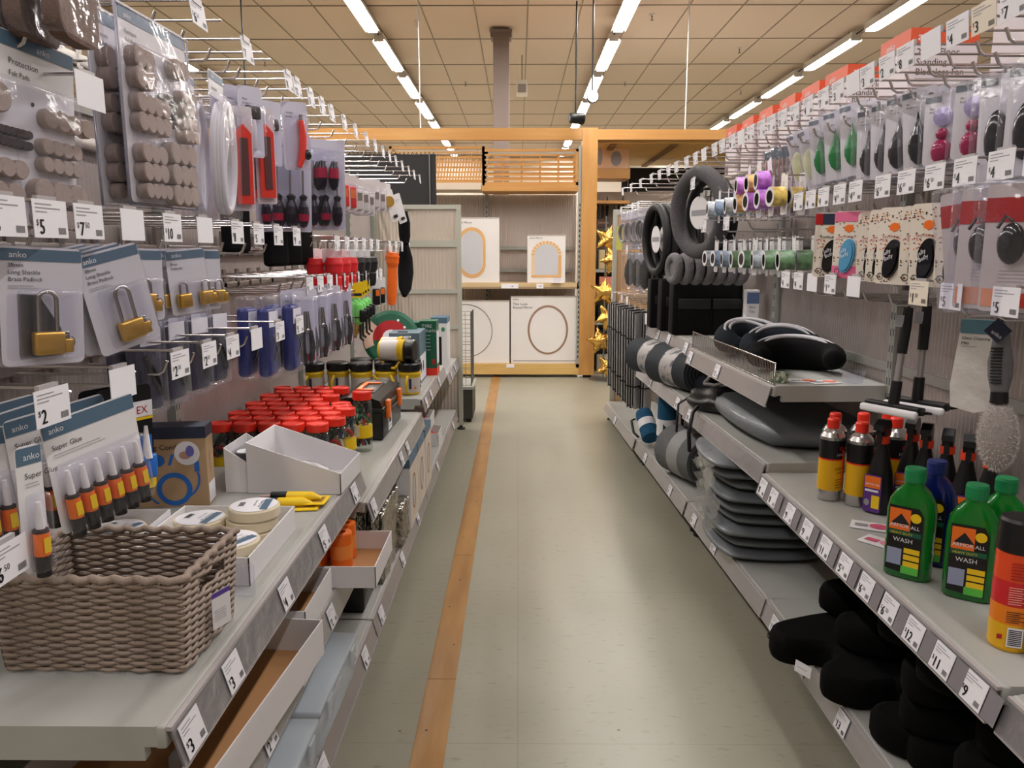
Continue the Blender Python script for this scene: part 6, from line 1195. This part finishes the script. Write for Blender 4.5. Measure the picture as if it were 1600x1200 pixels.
# rolled mats
def roll(nm, rad, ln, c, wr):
    def fn():
        r = empty(nm); m = MB(); cm = mat(nm + '_m', c, .85, bump=(60, .4)); m.lathe([(0, 0), (rad, 0), (rad, ln), (0, ln)], cm, 28, c=(0, 0, 0), axis='y'); m.build('rolled_mat', r); s = MB(); pts = []
        for k in range(60): a = k * .42; q = rad * (.12 + .84 * k / 60); pts.append((q * math.cos(a), -.001, q * math.sin(a)))
        s.tube(pts, rad * .03, mat('roll_edge', (60, 62, 66), .8), 5); s.build('spiral_edge', r)
        if wr: MB().lathe([(rad + .001, ln * .3), (rad + .0015, ln * .62)], wr, 28, axis='y').build('paper_sleeve', r)
        return r
    return fn
inst('mat1', roll('rolled_car_mat', .095, .34, (44, 48, 54), mat('grey_sleeve', (170, 166, 164), .5, var=(25, (90, 96, 104), .5, .56))), (.85, 3.54, .697), R(22), 'dark rolled car mat with a printed paper sleeve, nearer of two', 'mat', 'rolled car mats'); inst('mat1', None, (.80, 3.9, .697), R(22), 'dark rolled car mat with a printed paper sleeve, farther one', 'mat', 'rolled car mats')
inst('mat2', roll('small_rolled_mat', .045, .26, (30, 32, 40), PIP), (1.02, 3.36, .647), R(40), 'small dark roll with a pale band beside the rolled car mats', 'mat')
TEAL = (22, 78, 112)
def broll():
    r = empty('blue_blanket_roll'); MB().lathe([(0, 0), (.05, .004), (.052, .03), (.05, .3), (.045, .345), (0, .35)], mat('blue_blanket', TEAL, .9, bump=(50, .5)), 24).build('rolled_blanket', r); m = MB().lathe([(.053, .13), (.053, .22)], PAPER, 24); m.prism([(-.03, .2), (-.03, .15), (-.005, .175)], -.0545, -.0535, GREEN, 'y'); m.build('paper_band', r); MB().tube([(.05, -.03, .3), (.075, -.03, .28), (.08, -.03, .12), (.06, -.03, .06)], .008, BLACK, 6).build('carry_strap', r); return r
inst('broll', broll, (.80, 4.05, .151), .0, 'blue blanket roll with white paper band standing on the base shelf', 'blanket', 'blue blanket rolls'); inst('broll', broll, (.76, 4.28, .205), (R(50), 0, R(190)), 'blue blanket roll lying beside the standing one', 'blanket', 'blue blanket rolls', (1, 1, .55))
inst('broll', broll, (.93, 4.2, .151), 1.0, 'blue blanket roll at the back behind the standing one', 'blanket', 'blue blanket rolls')
inst('groll', roll('grey_striped_roll', .12, .3, (96, 98, 100), mat('pale_grey_band', (150, 150, 150), .7)), (.90, 3.52, .275), R(20), 'large grey striped roll on the base shelf left of the chair pads', 'mat')
def dbag():
    r = empty('black_bag'); bm = bmesh.new(); bmesh.ops.create_icosphere(bm, subdivisions=4, radius=1); rr_ = random.Random(9)
    for v in bm.verts: x, y, z = v.co; q = 1 + .12 * math.sin(5 * x + 3 * z) * math.cos(4 * y); v.co = Vector((x * .15 * q, y * .2 * q, max(0, (z + .5)) * .055 * q))
    MB().bm(bm, mat('black_nylon', (22, 22, 24), .45, bump=(20, .7, .01))).build('bag_body', r); MB().tube([(-.13, -.05, .03), (-.17, -.08, .0), (-.19, -.1, -.08), (-.185, -.1, -.16)], .008, BLACK, 6).tube([(-.13, .1, .03), (-.175, .1, .0), (-.185, .08, -.12)], .006, BLACK, 6).build('strap', r); return r
inst('dbag', dbag, (.88, 3.2, .602), .1, 'crumpled black bag with straps hanging over the shelf edge', 'bag')
def mesh_c():
    r = empty('seat_support'); MB().tube([(-.08, 0, .04), (0, .03, .07), (.08, .02, .08), (.14, 0, .05)], [.03, .045, .045, .03], MATS['jet_fabric'], 12).build('black_mesh', r); MB().tube([(-.1, 0, .03), (-.06, -.03, .09), (.02, -.02, .118), (.1, -.02, .12)], .008, PIP, 6).tube([(-.1, 0, .03), (-.06, -.045, .03), (.04, -.045, .06)], .008, PIP, 6).build('pale_trim', r); return r
inst('meshc', mesh_c, (.90, 3.25, .665), -.2, 'black mesh support with pale trim wedged above the big grey cushion', 'cushion')
# organisers
def org():
    r = empty('boot_organiser'); w, d, h = .37, .12, .27; MB().rbox((0, 0, 0), (w, d, h), PB, .008).build('black_body', r); m = MB(); m.rbox((.03, -.008, .02), (.18, 0, .15), PB, .004).rbox((.2, -.008, .02), (.35, 0, .15), PB, .004).build('front_pocket', r) ; MB().rbox((.025, -.012, .13), (.185, -.006, .18), mat('black_web', (26, 26, 28), .6), .004).build('pocket_flap', r); MB().rbox((.195, -.012, .13), (.355, -.006, .18), MATS['black_web'], .004).build('pocket_flap', r); return r
for k, (x, y, s) in enumerate([(.765, 3.82, 1), (.74, 4.0, .99), (.715, 4.18, .98)]): inst('org', org, (x, y, .846), R(-1), f'black fabric boot organiser, {["nearest", "middle", "farthest"][k]} of the three on the upper shelf', 'organiser', 'boot organisers', (s, s, s))
o = MB().box((0, 0, 0), (.22, .09, .05), WHITE).box((0, -.001, 0), (.045, .091, .0505), mat('blue_photo', (90, 110, 150), .5)).build('long_white_box'); q = o; q.location = (.82, 3.84, 1.117); tag(q, 'long white box with a blue end lying on the nearest organiser', 'box')
def px6(m, w, d, h): m.text('Boot', .014, (.012, 0, h - .08), INK, (1, 0, 0)); m.text('Tidy', .014, (.012, 0, h - .1), INK, (1, 0, 0)); m.quad((.0, 0, h - .06), mat('blue_photo'), w, .05, (1, 0, 0))
pbox('tall_white_box', (1.02, 3.45, .846), 0, .055, .05, .24, WHITE, None, 0, 'tall narrow white box standing right of the black organisers', px6)
for k in range(2):
    o = MB().box((0, 0, 0), (.055, .07, .06), WHITE).box((.004, -.0006, .02), (.05, 0, .025), GREYINK).build('small_white_box'); o.location = (.73 + .068 * k, 4.36, .846); tag(o, f'small white box on the far upper shelf, {["left", "right"][k]} of two', 'box')
# black foam seat cushions
FOAM = mat('black_foam_cover', (10, 10, 10), .95, spec=.15, bump=(400, .3))
def ucush():
    r = empty('black_seat_cushion'); pts = []; O = [(-.2, -.12), (-.2, .06), (-.17, .13), (-.11, .16), (-.06, .13), (-.035, .07), (0, .045), (.035, .07), (.06, .13), (.11, .16), (.17, .13), (.2, .06), (.2, -.12), (.16, -.165), (0, -.18), (-.16, -.165)]
    n_ = len(O)
    for i in range(n_):      # Catmull-Rom
        p0, p1, p2, p3 = O[i-1], O[i], O[(i+1) % n_], O[(i+2) % n_]
        for t in (0, .25, .5, .75): pts.append(tuple(.5 * (2*p1[j] + (p2[j]-p0[j])*t + (2*p0[j]-5*p1[j]+4*p2[j]-p3[j])*t*t + (3*p1[j]-p0[j]-3*p2[j]+p3[j])*t**3) for j in (0, 1)))
    m = MB(); prof = [(-.016, 0), (-.004, .008), (0, .02), (0, .055), (-.006, .068), (-.02, .074)]; N_ = len(pts); vs = []
    for off, z in prof:
        for i, (x, y) in enumerate(pts):
            a, b = pts[i-1], pts[(i+1) % N_]; tx, ty = b[0]-a[0], b[1]-a[1]; L_ = math.hypot(tx, ty); vs.append((x + ty / L_ * -off, y - tx / L_ * -off, z))
    fs = [(i*N_+k, i*N_+(k+1) % N_, (i+1)*N_+(k+1) % N_, (i+1)*N_+k) for i in range(len(prof)-1) for k in range(N_)]
    m.add(vs, fs, FOAM, True).add(vs[-N_:], [tuple(range(N_))], FOAM).add(vs[:N_], [tuple(range(N_))[::-1]], FOAM); m.build('foam_body', r); return r
UC = [(.865, 1.90, .151, 0, 1.9, 'U-shaped black foam cushion with a white tag, lying nearest the aisle'), (1.0, 1.98, .228, .0, 1.4, 'black foam cushion resting on the far side of the tagged one'), (.98, 1.66, .151, 0, 1.2, 'black foam cushion under the near stack, lowest left'),
      (1.0, 1.42, .151, 0, 1.7, 'black foam cushion at the bottom of the near stack'), (.985, 1.44, .226, .03, 1.6, 'second black foam cushion up in the near stack'), (.995, 1.45, .304, .0, 1.8, 'third black foam cushion up in the near stack'), (.96, 1.53, .385, .04, 1.5, 'topmost black foam cushion of the near stack')]
for x, y, z, t, rz, lb in UC: inst('uc', ucush, (x, y, z), (0, t, rz), lb, 'cushion', 'black foam cushions', (.9, .9, 1))
for k in range(3): inst('uc', ucush, (.99, 1.02 + .01 * k, .151 + .076 * k), 1.6, f'black foam cushion in the cropped corner stack, {ORD[k]} from the bottom', 'cushion', 'black foam cushions', (.88, .88, 1))
t = MB().quad((0, 0, 0), PAPER, .05, .03, (.5, -.85, 0), (.1, .05, 1), 0).quad((0, 0, 0), PAPER, .05, .03, (.5, -.85, 0), (.1, .05, 1), -.0012); t.f[-1] = t.f[-1][::-1]; t.quad((.006, -.006, .006), GREYINK, .03, .0015, (.5, -.85, 0), (.1, .05, 1), .0006).quad((.006, -.006, .014), GREYINK, .03, .0015, (.5, -.85, 0), (.1, .05, 1), .0006)
o = t.build('white_care_tag'); o.location = (.715, 1.84, .185); tag(o, 'white care tag sticking out at the front of the tagged black cushion', 'tag')
# fan cartons on the high shelf
FB = mat('fan_carton', (214, 204, 208), .5); OB = mat('orange_band', (212, 84, 48), .5)
def fan():
    r = empty('fan_carton'); w, d, h = .2, .19, .315; MB().box((0, 0, 0), (w, d, h), FB).build('carton', r); MB().box((-.001, -.001, h - .045), (w + .001, d + .001, h + .001), OB).build('orange_band', r)
    m = MB(); m.text('anko', .034, (.02, -.001, h - .034), PAPER, (1, 0, 0), off=.001); m.text('25cm Floor', .027, (.02, 0, h - .075), INK, (1, 0, 0)); m.text('Standing', .027, (.02, 0, h - .103), INK, (1, 0, 0)); m.text('Bladeless Fan', .027, (.02, 0, h - .131), INK, (1, 0, 0)); m.quad((.02, 0, h - .142), GREYINK, .1, .002, (1, 0, 0))
    m.quad((.06, 0, .08), OB, .09, .06, (1, 0, 0), off=.0008); m.text('anko', .028, (-.001, .15, h - .034), PAPER, (0, -1, 0), (0, 0, 1)); m.text('25cm', .022, (0, .16, h - .075), INK, (0, -1, 0), (0, 0, 1)); m.text('Fan', .022, (0, .16, h - .1), INK, (0, -1, 0), (0, 0, 1)); m.quad((0, .16, .06), GREYINK, .1, .002, (0, -1, 0)); m.build('lettering', r); return r
for k, y in enumerate([.95, 1.5, 1.78, 2.41, 2.85, 3.1, 3.34, 3.6, 3.86, 4.12]):
    inst('fan', fan, (1.155 - (.0 if y < 3 else (y - 3) * .03), y, 1.586), [.1, .25, .2, 0, .04, -.03, 0, .02, -.02, .03][k] * .4, f'orange-banded white fan carton on the high shelf, {ORD[k]} from the near end', 'box', 'fan cartons')
